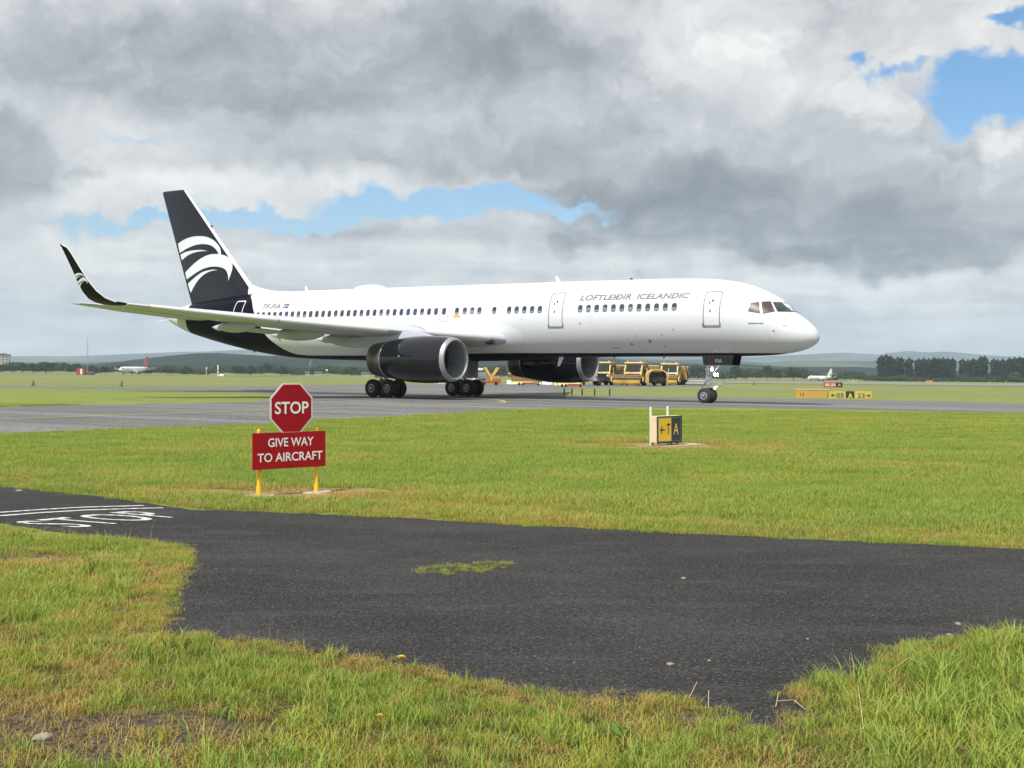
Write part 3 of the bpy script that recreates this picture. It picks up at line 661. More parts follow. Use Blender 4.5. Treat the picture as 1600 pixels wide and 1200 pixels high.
for sg in (1, -1):
    secs = [(sLE(t), t, zLE(t), sTE(t) - sLE(t), tc) for t, tc in ((.6, .115), (2.2, .118), (4.5, .112), (7, .104), (10, .10), (14, .098), (18.5, .095))]
    wing = surface(secs, sg, .012).build('wing', M['wing_grey'], jet, smooth=50)
    for (t0, t1) in ((2.5, 5.6), (7.35, 12.2), (12.26, 17.6)):               # slats as skins wrapped round the leading edge
        rings = []
        for i in range(9):
            t = t0 + (t1 - t0) * i / 8; ch = sTE(t) - sLE(t); r = []
            for x, u in ((.16, 1), (.11, 1), (.06, 1), (.025, 1), (.006, 1), (0, 0), (.006, -1), (.02, -1), (.045, -1), (.055, -1)):
                tc = .10; y = 5 * tc * (.2969 * math.sqrt(x) - .126 * x - .3516 * x * x) + .0035; cm = .012 * 4 * x * (1 - x)
                r.append(P3(sLE(t) + x * ch - .03, t * sg, zLE(t) + (cm + u * y) * ch * 1.05))
            rings.append(r)
        mb = MB(); n = len(rings[0])
        mb.add([p for r in rings for p in r], [(k * n + i, k * n + i + 1, (k + 1) * n + i + 1, (k + 1) * n + i) for k in range(8) for i in range(n - 1)])
        mb.build('slat', M['slat'], wing, smooth=60)
    for (t, s0, s1, dz, wd) in ((12.0, 26.0, 29.35, .30, .2), (8.4, 24.4, 28.7, .36, .24), (5.5, 22.6, 27.9, .36, .26)):      # flap track fairings
        rings = []
        zz = zLE(t) - .33
        for k in range(15):
            f = k / 14; e = math.sin(PI * f ** .8) ** .6 if 0 < f < 1 else .04
            cz = zz + .12 - .30 * f * (1 - f) - .02 * f - (.06 if f > .8 else 0)
            rings.append([P3(s0 + (s1 - s0) * f, t * sg + wd * e * math.cos(2 * PI * i / 16), cz + dz * e * math.sin(2 * PI * i / 16)) for i in range(16)])
        MB().loft(rings).build('flap_track_fairing', M['wing_grey'], wing, smooth=60)
    mb = MB(); mb.add([P3(sTE(t) - 1.0 + dx, t * sg, zLE(t) - .20 - dz_) for t in (8.9, 11.4) for dx, dz_ in ((0, -.02), (1.25, .10), (1.25, .14), (0, .04))], [(0, 1, 5, 4), (1, 2, 6, 5), (2, 3, 7, 6), (3, 0, 4, 7), (0, 3, 2, 1), (4, 5, 6, 7)])
    mb.build('flap', M['wing_grey'], wing, smooth=20)
    mb = MB(); mb.add([P3(sTE(t) - .55 + dx, t * sg, zLE(t) - .02 - dz_) for t in (13.2, 17.4) for dx, dz_ in ((0, -.05), (.62, .02), (.62, .05), (0, .05))], [(0, 1, 5, 4), (1, 2, 6, 5), (2, 3, 7, 6), (3, 0, 4, 7), (0, 3, 2, 1), (4, 5, 6, 7)])
    mb.build('aileron', M['wing_grey'], wing, smooth=20)
    lw = MB(); lw.box(P3(17.95, 2.42 * sg, 3.10), (.5, .42, .26)); lw.build('wing_root_dark_block', M['plant_dark'], wing, bevel=.09)  # dark bevelled block for the recess at the wing root
    # winglet
    wsec = [(28.36, 18.5, 4.665, 1.80, .092), (28.60, 18.95, 4.74, 1.58, .09), (28.88, 19.35, 4.92, 1.36, .088), (29.18, 19.66, 5.26, 1.12, .085), (29.50, 19.88, 5.72, .90, .082), (29.85, 20.06, 6.3, .72, .08), (30.36, 20.30, 7.15, .54, .08), (30.55, 20.38, 7.40, .44, .08), (30.82, 20.44, 7.52, .22, .07), (31.02, 20.46, 7.56, .04, .06)]
    wl = surface(wsec, sg).build('winglet', M['black_satin'], jet, smooth=60)
    if sg == 1: WL = wl
    le = MB(); rr = []
    for (s, t, z, c, tc) in wsec[1:-1]: rr.append((s, t * sg, z))
    for i in range(len(rr) - 1): le.cyl(P3(rr[i][0] + .02, rr[i][1], rr[i][2]), P3(rr[i + 1][0] + .02, rr[i + 1][1], rr[i + 1][2]), .034, n=8)
    le.build('winglet_leading_edge', M['white'], wl)
    # tailplane
    st = surface([(39.9, .3, 4.80, 5.2, .09), (43.1, 4.2, 5.17, 3.4, .088), (45.5, 7.25, 5.54, 1.75, .08), (46.1, 7.6, 5.58, 1.0, .06)], sg).build('tailplane', M['wing_grey'], jet, smooth=50)
# fin
def fin_sec(z):
    f = (z - 6.0) / (13.45 - 6.0); return 37.86 + (45.09 - 37.86) * f, 44.48 + (47.39 - 44.48) * f
def fin_ring(z, tc=.095):
    a, b = fin_sec(z); return airfoil(P3(a, 0, z), b - a, tc, Vector((0, 1, 0)))
fin = MB().loft([fin_ring(z) for z in (5.4, 6.0, 7, 8, 9, 10, 11, 12, 13, 13.42)] + [airfoil(P3(fin_sec(13.5)[0] + .15, 0, 13.5), 1.9, .05, Vector((0, 1, 0)))]).build('fin', M['black'], jet, smooth=50)
mb = MB(); zs = [6.25 + i * .4 for i in range(19)]; vs = []
for z in zs:
    a, b = fin_sec(min(z, 13.45)); c = b - a
    for x, u in ((.04, 1), (.024, 1), (.01, 1), (.002, 1), (0, 0), (.002, -1), (.01, -1), (.024, -1), (.04, -1)):
        y = 5 * .095 * (.2969 * math.sqrt(x) - .126 * x - .3516 * x * x) * c + .012
        vs.append(P3(a + x * c - .035 * (1 - x / .04), u * y, min(z, 13.45)))
mb.add(vs, [(k * 9 + i, k * 9 + i + 1, (k + 1) * 9 + i + 1, (k + 1) * 9 + i) for k in range(len(zs) - 1) for i in range(8)])
mb.build('fin_leading_edge', M['white'], fin, smooth=60)
rings = []
for k in range(12):                            # dorsal fillet
    f = k / 11; s = 35.6 + 3.2 * f; h = .02 + .62 * f ** 2.2; w = .05 + .25 * f; z0 = pT(s) - .12
    rings.append([P3(s, w * math.cos(a), z0 + (.12 + h) * max(0, math.sin(a)) ** .8 if math.sin(a) > 0 else z0) for a in [2 * PI * i / 16 for i in range(16)]])
MB().loft(rings).build('fin_fillet', M['white'], jet, smooth=60)
def fin_t(s, z):
    a, b = fin_sec(z); x = max(0.001, min(1, (s - a) / (b - a))); return 5 * .095 * (.2969 * math.sqrt(x) - .126 * x - .3516 * x * x + .2843 * x ** 3 - .1036 * x ** 4) * (b - a)
LOGO = [[(45.77, 9.9), (45.17, 10.11), (44.62, 10.23), (44.08, 10.29), (43.55, 10.29), (43.01, 10.25), (42.62, 10.15), (42.22, 9.99), (41.89, 9.77), (41.66, 9.56), (41.5, 9.33), (41.41, 9.0), (41.62, 9.01), (41.72, 9.18), (41.95, 9.39), (42.28, 9.59), (42.68, 9.7), (43.14, 9.75), (43.68, 9.74), (44.28, 9.65), (44.89, 9.5), (45.58, 9.27)],
        [(45.51, 9.15), (45.02, 9.29), (44.48, 9.36), (43.94, 9.38), (43.4, 9.37), (43.0, 9.33), (42.67, 9.27), (43.14, 9.28), (43.67, 9.26), (44.21, 9.19), (44.75, 9.05), (45.37, 8.77)],
        [(45.02, 7.95), (44.6, 8.19), (44.13, 8.45), (43.6, 8.7), (43.0, 8.91), (42.47, 9.02), (41.94, 9.04), (41.42, 8.99), (40.97, 8.87), (40.62, 8.65), (40.42, 8.4), (40.35, 8.13), (40.38, 7.81), (40.62, 7.24), (40.66, 7.55), (40.76, 7.78), (40.92, 7.97), (41.22, 8.11), (41.54, 8.18), (42.0, 8.22), (42.53, 8.2), (42.99, 8.13), (43.46, 8.01), (44.06, 7.8), (44.88, 7.48)],
        [(44.76, 7.18), (44.26, 7.44), (43.72, 7.7), (43.19, 7.89), (42.66, 7.98), (42.13, 8.02), (41.64, 7.98), (42.06, 7.96), (42.52, 7.89), (42.99, 7.74), (43.45, 7.5), (43.92, 7.15), (44.48, 6.57)]]
def smooth_closed(pts, n=3):                   # Catmull-Rom through the outline, corners kept
    o = []; m = len(pts)
    for i in range(m):
        p0, p1, p2, p3 = [Vector(pts[(i + k - 1) % m]) for k in range(4)]
        def corner(a, b, c): return (b - a).length > 0 and (c - b).length > 0 and (b - a).angle(c - b) > R(42)
        k1, k2 = corner(p0, p1, p2), corner(p1, p2, p3)
        m1 = (p2 - p0) / 2 if not k1 else (p2 - p1); m2 = (p3 - p1) / 2 if not k2 else (p2 - p1)
        for j in range(n):
            t = j / n; q = p1 * (2 * t ** 3 - 3 * t * t + 1) + m1 * (t ** 3 - 2 * t * t + t) + p2 * (-2 * t ** 3 + 3 * t * t) + m2 * (t ** 3 - t * t); o.append((q.x, q.y))
    return o
mb = MB(); mw = MB()
def wl_t(s, z):
    xs = [(q[2], q[1], q[0], q[3], q[4]) for q in wsec]
    for i in range(len(xs) - 1):
        if xs[i][0] <= z <= xs[i + 1][0]:
            f = (z - xs[i][0]) / (xs[i + 1][0] - xs[i][0]); t = xs[i][1] + f * (xs[i + 1][1] - xs[i][1]); c = xs[i][3] + f * (xs[i + 1][3] - xs[i][3])
            return t + .055 * c
    return 20
def fine(q, tr, lv=3):
    q = [tuple(v) for v in q]; tr = [tuple(t) for t in tr]
    for _ in range(lv):
        mid = {}; nt_ = []
        def mp_(a, b):
            k = (min(a, b), max(a, b))
            if k not in mid: mid[k] = len(q); q.append(((q[a][0] + q[b][0]) / 2, (q[a][1] + q[b][1]) / 2))
            return mid[k]
        for a, b, c in tr:
            ab, bc, ca = mp_(a, b), mp_(b, c), mp_(c, a); nt_ += [(a, ab, ca), (ab, b, bc), (ca, bc, c), (ab, bc, ca)]
        tr = nt_
    return q, tr
for lp in LOGO:
    q = smooth_closed(lp); q, tr = fine(q, tri_poly(q))
    for sg in (1, -1): mb.add([P3(s, sg * (fin_t(s, z) + .014), z) for s, z in q], tr)
    q2 = [(29.98 + (s - 43) * .165 - (z - 8.6) * .02, 5.83 + (z - 8.6) * .185) for s, z in q]
    mw.add([P3(s, wl_t(s, z) + .02, z) for s, z in q2], tr)
mb.build('fin_emblem', M['white'], fin, smooth=0); mw.build('winglet_emblem', M['white'], WL, smooth=0)
f2 = MB(); f2.box(P3(fin_sec(10.9)[0] - .05, 0, 10.9), (.14, .10, .14)); f2.build('fin_antenna', M['dark'], fin, loc=None)

# engines
def engine(sg):
    t = 6.5 * sg; ax = (-1, 0, 0); o = P3(0, t, 2.10)
    oz = lambda s: 0
    prof_o = [(17.34, 1.155), (17.7, 1.20), (18.3, 1.235), (19.1, 1.245), (19.9, 1.22), (20.6, 1.15), (21.15, 1.06), (21.52, .985)]
    eng = MB().lathe(prof_o, o, ax, 56).build('engine', M['black'], jet, smooth=60)
    MB().lathe([(17.34, 1.157), (17.2, 1.115), (17.12, 1.06), (17.10, 1.02), (17.14, .975), (17.26, .94)], o, ax, 56).build('inlet_ring', M['lip'], eng, smooth=70)
    MB().lathe([(17.26, .94), (17.6, .925), (18.1, .95), (18.55, .965)], o, ax, 56).build('inlet_duct', M['duct'], eng, smooth=60)
    MB().lathe([(21.515, .99), (21.53, 1.005), (21.6, .99), (22.1, .93), (22.5, .86), (22.53, .83), (22.1, .82), (21.5, .84)], o, ax, 56).build('exhaust_nozzle', M['nozzle'], eng, smooth=40)
    rg = MB(); rg.lathe([(21.49, .995), (21.5, 1.012), (21.54, 1.008), (21.55, .99)], o, ax, 56); rg.build('nozzle_band', M['metal'], eng)
    fan = MB(); fan.lathe([(18.5, .0), (18.5, .97)], o, ax, 40, 0)
    fan.lathe([(18.02, .0), (18.06, .06), (18.2, .14), (18.42, .24), (18.45, .26)], o, ax, 24, 1)
    for k in range(24):
        a = 2 * PI * k / 24; vs = []
        for r, tw, ch in ((.24, .25, .14), (.6, .6, .16), (.95, .95, .15)):
            for e in (-1, 1):
                da = e * ch * math.sin(tw) / r / 1.2; x = 18.36 + e * ch * math.cos(tw) / 2
                vs.append(P3(x, t + r * math.cos(a + da), 2.10 + r * math.sin(a + da)))
        fan.add(vs, [(0, 1, 3, 2), (2, 3, 5, 4)], 0)
    fan.build('fan', [M['plant_dark'], M['plant_grey']], eng, smooth=40)
    cone = MB().lathe([(21.7, .55), (22.4, .42), (22.8, .2), (23.0, .01)], o, ax, 24).build('exhaust_cone', M['nozzle'], eng)
    rings = []
    for s, w, z0, z1 in ((18.5, .05, 3.22, 3.30), (19.2, .16, 3.05, 3.48), (20.4, .24, 2.9, 3.68), (21.6, .26, 2.85, 3.55), (22.8, .24, 2.8, 3.35), (24.2, .20, 2.72, 3.25), (25.3, .08, 2.85, 3.15), (25.7, .02, 2.95, 3.1)):
        rings.append([P3(s, t + x * w, z) for x, z in ((-1, z0), (1, z0), (1, (z0 + z1) / 2), (.8, z1), (-.8, z1), (-1, (z0 + z1) / 2))])
    MB().loft(rings).build('pylon', M['wing_grey'], eng, smooth=30)
    mb = MB(); mb.box(P3(21.6, t, 3.1), (1.1, .42, .34), 0, Matrix.Rotation(R(8), 3, 'Y')); mb.build('pylon_shroud', M['black'], eng, bevel=.06)
    mb = MB(); pa = o + Vector((-19.9, -sg * 0, 0)); mb.lathe([(0, .005), (.03, .05), (.06, .055), (.13, .01)], P3(19.9, t + sg * 1.225, 2.25), (0, -sg, 0), 10); mb.build('vent', M['metal'], eng)
    st = MB()
    for k in range(8):
        pass
    mb = MB(); a_ = .9; mb.add([P3(18.6, t + sg * 1.0, 2.98), P3(19.6, t + sg * 1.02, 2.98), P3(19.6, t + sg * 1.3, 3.25), P3(19.0, t + sg * 1.22, 3.17)], [(0, 1, 2, 3)])
    return eng
engine(1); engine(-1)

# landing gear
def wheel(mb, s, t, r, w, ax=(0, 1, 0), hub=.45):
    o = P3(s, t, r) - Vector(ax) * (w / 2); k = w
    prof = [(.06 * k, hub * r * .2), (.10 * k, hub * r), (0.0, hub * r * 1.08), (-.02 * k, hub * r * 1.35), (.02 * k, .80 * r), (.12 * k, .95 * r), (.26 * k, .995 * r), (.5 * k, r), (.74 * k, .995 * r), (.88 * k, .95 * r), (.98 * k, .80 * r), (1.02 * k, hub * r * 1.35), (1.0 * k, hub * r * 1.08), (.9 * k, hub * r), (.94 * k, hub * r * .2)]
    mis = [1, 1, 0, 0, 0, 0, 0, 0, 0, 0, 0, 0, 1, 1]
    mb.lathe(prof, o, ax, 30, mis=mis)
    for e in (0, 1):
        c = o + Vector(ax) * (k * (1.0 if e else 0.0))
        mb.cyl(c - Vector(ax) * .05, c + Vector(ax) * .03, r * .14, n=12, mi=1)
        for q in range(8):
            a = 2 * PI * q / 8; mb.cyl(c + Vector((math.cos(a), 0, math.sin(a))) * r * hub * .62 + Vector(ax) * (-.02 if e else .02), c + Vector((math.cos(a), 0, math.sin(a))) * r * hub * .62 + Vector(ax) * (.02 if e else -.02), r * .075, n=6, mi=2)
for sg in (1, -1):
    t = 3.66 * sg; sm = 24.27
    mb = MB(); mb.cyl(P3(sm, t, .48), P3(sm, t, 1.5), .13, n=14); mb.cyl(P3(sm, t, 1.4), P3(sm - .1, t, 3.2), .19, n=14)
    mb.cyl(P3(sm + .66, t, .5), P3(sm - .66, t, .5), .11, n=12)
    for d in (-.57, .57): mb.cyl(P3(sm + d, t - .5, .5), P3(sm + d, t + .5, .5), .07, n=10)
    mb.cyl(P3(sm, t, 1.5), P3(sm + .1, t - sg * 1.4, 2.9), .07, n=8); mb.cyl(P3(sm, t, 1.25), P3(sm - 1.3, t, 2.9), .06, n=8)
    mb.cyl(P3(sm + .1, t, 1.35), P3(sm + .45, t, .95), .05, n=8); mb.cyl(P3(sm + .45, t, .95), P3(sm + .1, t, .62), .05, n=8)
    g = mb.build('main_gear', M['gearmetal'], jet)
    mb = MB(); mb.box(P3(sm - .1, t + sg * .35, 2.05), (1.25, .05, 1.9), 0, None, (1.15, 1)); mb.build('gear_door', M['wing_grey'], g, bevel=.02)
    for d in (-.57, .57):
        for e in (-.43, .43):
            mb = MB(); wheel(mb, sm + d, t + e, .508, .37); mb.build('wheel', [M['tyre'], M['rim'], M['dark']], g, smooth=40)
    if sg < 0:
        mb = MB(); mb.box(P3(sm - .4, -1.35, 1.65), (1.7, .06, 1.0), 0, Matrix.Rotation(R(12), 3, 'Z')); mb.build('bay_door', M['gearmetal'], g, bevel=.02)
sng = 5.978
mb = MB(); mb.cyl(P3(sng, 0, .35), P3(sng, 0, 1.15), .075, n=14); mb.cyl(P3(sng, 0, 1.05), P3(sng - .05, 0, 2.5), .115, n=14); mb.cyl(P3(sng, -.34, .39), P3(sng, .34, .39), .06, n=10)
mb.cyl(P3(sng, 0, 1.15), P3(sng - 1.1, 0, 2.45), .055, n=8); mb.cyl(P3(sng + .08, 0, 1.1), P3(sng + .38, 0, .78), .04, n=8); mb.cyl(P3(sng + .38, 0, .78), P3(sng + .06, 0, .5), .04, n=8)
mb.cyl(P3(sng - .02, -.22, 1.2), P3(sng - .02, .22, 1.2), .05, n=8); mb.box(P3(sng - .12, 0, 1.0), (.16, .34, .14)); mb.cyl(P3(sng - .1, .13, 1.15), P3(sng - .1, .13, 1.75), .035, n=8); mb.cyl(P3(sng - .1, -.13, 1.15), P3(sng - .1, -.13, 1.75), .035, n=8)
mb.box(P3(sng - .08, 0, 1.72), (.22, .42, .10)); mb.cyl(P3(sng - .25, 0, .8), P3(sng - .8, 0, .92), .045, n=8); mb.box(P3(sng - .75, 0, 1.02), (.34, .22, .18))
ng = mb.build('nose_gear', M['metal'], jet)
for e in (-.27, .27):
    mb = MB(); wheel(mb, sng, e, .39, .30, hub=.48); mb.build('wheel', [M['tyre'], M['rim'], M['dark']], ng, smooth=40)
for e in (.46, -.46):
    mb = MB(); mb.add([P3(s, e + dt, z) for dt in (-.02, .02) for s, z in ((6.05, 2.46), (4.30, 2.46), (4.42, 1.93), (5.97, 1.93))], [(0, 1, 2, 3), (7, 6, 5, 4), (0, 4, 5, 1), (1, 5, 6, 2), (2, 6, 7, 3), (3, 7, 4, 0)])
    d = mb.build('gear_door', M['black'], ng, smooth=20)
    if e > 0:
        v, f = text_mesh('FIA', 1, .03, 0, 1.2); q = MB(); q.add([P3(5.30 - .36 * u, e + .024, 2.05 + .19 * w) for u, w in v], f)
        q.build('door_lettering', M['white'], d, smooth=0, norm=False)
        q = MB(); q.box(P3(5.57, e + .035, 2.2), (.045, .02, .5)); q.build('door_stay', M['red'], d)
for (s, t, z, r) in ((5.62, .30, 1.73, .115), (5.62, -.02, 1.45, .085), (5.58, -.24, 1.45, .085), (5.55, .1, .76, .06)):
    mb = MB(); mb.lathe([(0, .001), (.01, r * .8), (.05, r), (.06, r * 1.05), (.16, r * .6), (.18, .01)], P3(s - .08, t, z), (-1, -.2, 0), 16, mis=[1, 1, 0, 0, 0]); mb.build('taxi_lamp', [M['metal'], M['lamp']], ng)
mb = MB(); mb.lathe([(0, .001), (.03, .05), (.05, .06), (.1, .01)], P3(4.95, .42, 2.44), (0, 1, 1), 12); mb.build('belly_lamp', M['lamp'], jet)
# aerials and bumps
def blade(s, z, h, lean, c=.26, m='white', t=0):
    mb = MB(); mb.loft([[P3(s - c / 2, t, z), P3(s, t + .025, z), P3(s + c / 2, t, z), P3(s, t - .025, z)], [P3(s - c / 4 + lean, t, z + h), P3(s + lean, t + .012, z + h), P3(s + c / 4 + lean, t, z + h), P3(s + lean, t - .012, z + h)]])
    mb.build('blade_aerial', M[m], jet, smooth=0)
blade(33.9, 6.42, .30, .12); blade(15.1, 6.40, .36, .16, .3); blade(33.4, 2.24, -.48, .25, .3); blade(14.6, 2.35, -.52, .2, .34, 'white', .4); blade(38.4, 2.72, -.14, .12, .25, 'dark'); blade(8.5, 2.34, -.08, .03, .14, 'dark'); blade(11.5, 2.35, -.07, .03, .14, 'dark'); blade(14, 2.34, -.07, .03, .1, 'dark')
blade(10.5, 6.41, .09, .03, .22, 'dark')
rings = []
for k in range(14):
    f = k / 13; e = max(.03, math.sin(PI * f) ** .45); rings.append([P3(27.45 + 2.5 * f, .62 * e * math.cos(a), 6.38 + .29 * e * math.sin(a)) for a in [2 * PI * i / 24 for i in range(24)]])
MB().loft(rings).build('aerial_dome', M['white'], jet, smooth=60)
mb = MB(); mb.cyl(P3(46.3, .3, 4.78), P3(47.0, .75, 4.62), .035, .02, 8); mb.build('tail_aerial', M['white'], jet)
# ------------------------------------------------------------------ roadside signs
def flat_text(txt, x0, x1, z0, z1, y, m, name, parent, bold=.0, rot=None):
    v, f = text_mesh(txt, 1, bold); mb = MB(); mb.add([(x0 + (x1 - x0) * u, y, z0 + (z1 - z0) * w) for u, w in v], f)
    o = mb.build(name, m, parent, smooth=0, norm=False); return o
sx_, sy_ = G(451.5, 772.8)
ps = thing('stop_sign', 'red octagonal stop sign above a red give way to aircraft panel on two yellow posts', 'sign', (sx_, sy_, 0), R(43))
ps.rotation_euler = (0, R(-.5), R(43))
def octo(r, y, z, m_, mb, th=.0):
    c = []
    for i in range(8):
        a = PI / 8 + i * PI / 4; c.append((.022 + r * math.cos(a), r * math.sin(a)))
    f = [(x, y, z + h) for x, h in c]; b = [(x, y + th, z + h) for x, h in c]
    mb.add(f + b, [tuple(range(8)), tuple(range(15, 7, -1))] + [(i, (i + 1) % 8, 8 + (i + 1) % 8, 8 + i) for i in range(8)], m_)
ro = .300 / math.cos(PI / 8)
mb = MB(); octo(ro, -.02, 1.03, 0, mb, .006); o8 = mb.build('stop_panel', M['sign_edge'], ps, smooth=0)
mb = MB(); octo(ro * .935, -.0225, 1.03, 0, mb, .001); mb.build('stop_face', M['sign_red'], o8, smooth=0)
flat_text('STOP', -.215, .262, .962, 1.109, -.026, M['sign_white'], 'stop_lettering', o8, .018)
mb = MB(); mb.box((0, -.012, .532), (1.03, .022, .43)); pn = mb.build('give_way_panel', M['sign_red'], ps, smooth=0, bevel=.004)
flat_text('GIVE WAY', -.31, .335, .577, .682, -.026, M['sign_white'], 'give_way_lettering', pn, .013)
flat_text('TO AIRCRAFT', -.455, .465, .402, .507, -.026, M['sign_white'], 'give_way_lettering', pn, .013)
for x in (-.405, .41):
    mb = MB(); mb.cyl((x, .022, .0), (x, .022, .775), .024, n=14); mb.cyl((x, .022, .0), (x, .022, .12), .034, .03, 14); mb.cyl((x, .022, .775), (x, .022, .79), .024, .012, 14)
    p = mb.build('post', M['post_yellow'], ps)
    mb = MB(); mb.cyl((x, .02, -.02), (x, .02, .016), .19, .18, 20); mb.build('base_pad', M['pad'], p)
mb = MB()
for z in (.40, .66): mb.box((0, .012, z), (.94, .022, .035))
mb.box((0, .012, .90), (.05, .02, .36)); mb.build('back_rail', M['sign_edge'], ps, smooth=0)

tx, ty = G(1038, 696.5)
ta = thing('taxiway_sign', 'black and yellow taxiway sign in a cream case with two pale posts behind it', 'sign', (tx, ty, 0), R(33)); ta.rotation_euler = (0, R(-1.2), R(33))
mb = MB(); mb.box((.12, .095, .335), (.66, .22, .55)); bx = mb.build('sign_case', M['cream'], ta, bevel=.012, smooth=30)
mb = MB(); mb.box((.12, -.025, .335), (.66, .02, .55)); mb.build('sign_frame', M['sign_dark'], ta, bevel=.006, smooth=0)
mb = MB(); mb.box((-.015, -.037, .335), (.34, .006, .49)); fy = mb.build('yellow_face', M['sign_yellow'], ta, smooth=0)
mb = MB(); mb.box((.285, -.037, .335), (.25, .006, .49)); fb = mb.build('black_face', M['sign_dark'], ta, smooth=0)
flat_text('T', .035, .125, .225, .455, -.0425, M['sign_dark'], 'letter', fy, .01)
mb = MB(); mb.add([(-.145, -.0425, .325), (-.09, -.0425, .41), (-.075, -.0425, .40), (-.105, -.0425, .345), (-.02, -.0425, .345), (-.02, -.0425, .315), (-.105, -.0425, .315), (-.075, -.0425, .255), (-.09, -.0425, .245)], [(0, 3, 2, 1), (0, 8, 7, 6), (0, 6, 3), (3, 6, 5, 4)]); mb.build('arrow', M['sign_dark'], fy, smooth=0, norm=False)
flat_text('A', .215, .345, .225, .455, -.0425, M['letter_yellow'], 'letter', fb, -.012)
mb = MB()
for x0, z0, x1, z1 in ((-.185, .095, -.185, .575), (.155, .095, .155, .575), (.41, .095, .41, .575), (-.185, .575, .41, .575), (-.185, .095, .41, .095)): mb.cyl((x0, -.04, z0), (x1, -.04, z1), .004, n=6)
mb.build('frame_trim', M['line'], ta)
for x in (-.165, .285):
    mb = MB(); mb.cyl((x, .235, 0), (x, .235, .78), .026, n=12); mb.cyl((x, .235, .78), (x, .235, .80), .026, .01, 12); mb.build('post', M['pale_post'], ta)
for x in (-.13, .36):
    for y in (.02, .22):
        mb = MB(); mb.cyl((x, y, 0), (x, y, .07), .02, n=10); mb.cyl((x, y, 0), (x, y, .014), .05, n=10); mb.build('foot', M['plant_grey'], ta)
mb = MB(); mb.box((.12, .12, -.02), (1.7, .62, .05)); mb.build('base_slab', M['pad'], ta, smooth=0)

def cabinet(name, label, x0, x1, y, h, z0, parts_, mats_, dist_from=None):
    a = Vector(G(x0, y)); b = Vector(G(x1, y + (x1 - x0) * .0095)); c = (a + b) / 2; w = (b - a).length; an = math.atan2(b.y - a.y, b.x - a.x)
    return thing(name, label, 'sign', (c.x, c.y, 0), an), w
rs_, w = cabinet('direction_sign', 'long low orange and yellow direction sign below the small red sign', 1243, 1362, 621.2, .5, .1, 0, 0)
rs_.location.z = -.10; M['sign_orange'] = mat('sign_orange_face', (.50, .30, .065), .5, var=.1, scale=1); M['sign_yellow2'] = mat('sign_muted_yellow', (.50, .40, .09), .5, var=.1, scale=1)  # plain orange and muted yellow face colours, no emission
xs = [-w / 2 + w * f for f in (0, .42, .66, .765, 1)]
for i, (nm, m_, zt) in enumerate((('orange_panel', 'sign_orange', .60), ('yellow_panel', 'sign_yellow2', .54), ('black_panel', 'sign_dark', .54), ('yellow_panel', 'sign_yellow2', .54))):
    mb = MB(); mb.box(((xs[i] + xs[i + 1]) / 2, 0, zt / 2 + .04), (xs[i + 1] - xs[i] - .05, .25, zt - .06)); p = mb.build(nm, M[m_], rs_, smooth=0, bevel=.01)
    def ft(t, a, b, z0=.13, z1=.42, m='sign_dark'): flat_text(t, xs[i] + (xs[i + 1] - xs[i]) * a, xs[i] + (xs[i + 1] - xs[i]) * b, z0, z1, -.131, M[m], 'lettering', p, .012)
    if i == 0: ft('13', .14, .25, .22, .42)
    if i == 1: ft('05', .46, .86)
    if i == 2: flat_text('A', xs[i] + .12, xs[i + 1] - .12, .10, .42, -.131, M['letter_yellow'], 'lettering', p, .012)
    if i == 3: ft('23', .18, .58)
    if i in (1, 3):
        x = xs[i] + (xs[i + 1] - xs[i]) * (.28 if i == 1 else .78); sgn = -1 if i == 1 else 1
        mb = MB(); mb.add([(x + sgn * q[0], -.131, q[1]) for q in ((.16, .27), (.0, .38), (0, .30), (-.14, .30), (-.14, .24), (0, .24), (0, .16))], [(0, 1, 2), (0, 2, 5), (0, 5, 6), (2, 3, 4, 5)]); mb.build('arrow', M['sign_dark'], p, smooth=0)
mb = MB(); mb.box((-w * .29, 0, .645), (w * .42, .32, .03)); mb.build('pale_top_edge', M['cream'], rs_, smooth=0)
mb = MB()
for f in (-.47, -.25, -.1, .1, .28, .47): mb.cyl((w * f, 0, 0), (w * f, 0, .12), .03, n=8)
mb.build('feet', M['plant_grey'], rs_)
rr_, w = cabinet('runway_sign', 'small red holding sign with a black end panel below the white jet', 1287, 1316, 606, .5, .1, 0, 0)
mb = MB(); mb.box((-w * .17, 0, .36), (w * .66, .25, .56)); p = mb.build('red_panel', mat('faded_sign_red', (.40, .07, .055), .5), rr_, smooth=0)
flat_text('05-23', -w * .43, w * .10, .22, .50, -.13, M['sign_white'], 'lettering', p, .01)
mb = MB(); mb.box((w * .335, 0, .36), (w * .33, .25, .56)); p = mb.build('black_panel', M['sign_dark'], rr_, smooth=0)
flat_text('A', w * .27, w * .40, .22, .50, -.13, M['letter_yellow'], 'lettering', p, .01)
mb = MB()
for f in (-.42, 0, .42): mb.cyl((w * f, 0, 0), (w * f, 0, .1), .03, n=8)
mb.build('feet', M['plant_grey'], rr_)
def far_board(x, y, w, h, m_, label, d=None):
    X, Y, Z = Gd(x, y); t = thing('marker_board', label, 'marker board', (X, Y, Z), 0); mb = MB(); mb.box((0, 0, h / 2 + .1), (w, .25, h)); mb.build('board', M[m_], t, smooth=0, bevel=.03)
    mb = MB(); [mb.cyl((q * w * .4, 0, 0), (q * w * .4, 0, .12), .04, n=6) for q in (-1, 1)]; mb.build('feet', M['plant_grey'], t)
far_board(1332, 597.4, 3.0, .5, 'sign_yellow2', 'low yellow marker board beside the runway right of the white jet')
far_board(1452, 599.2, 2.1, .8, 'sign_orange', 'low orange marker board beside the runway below the poplar row')

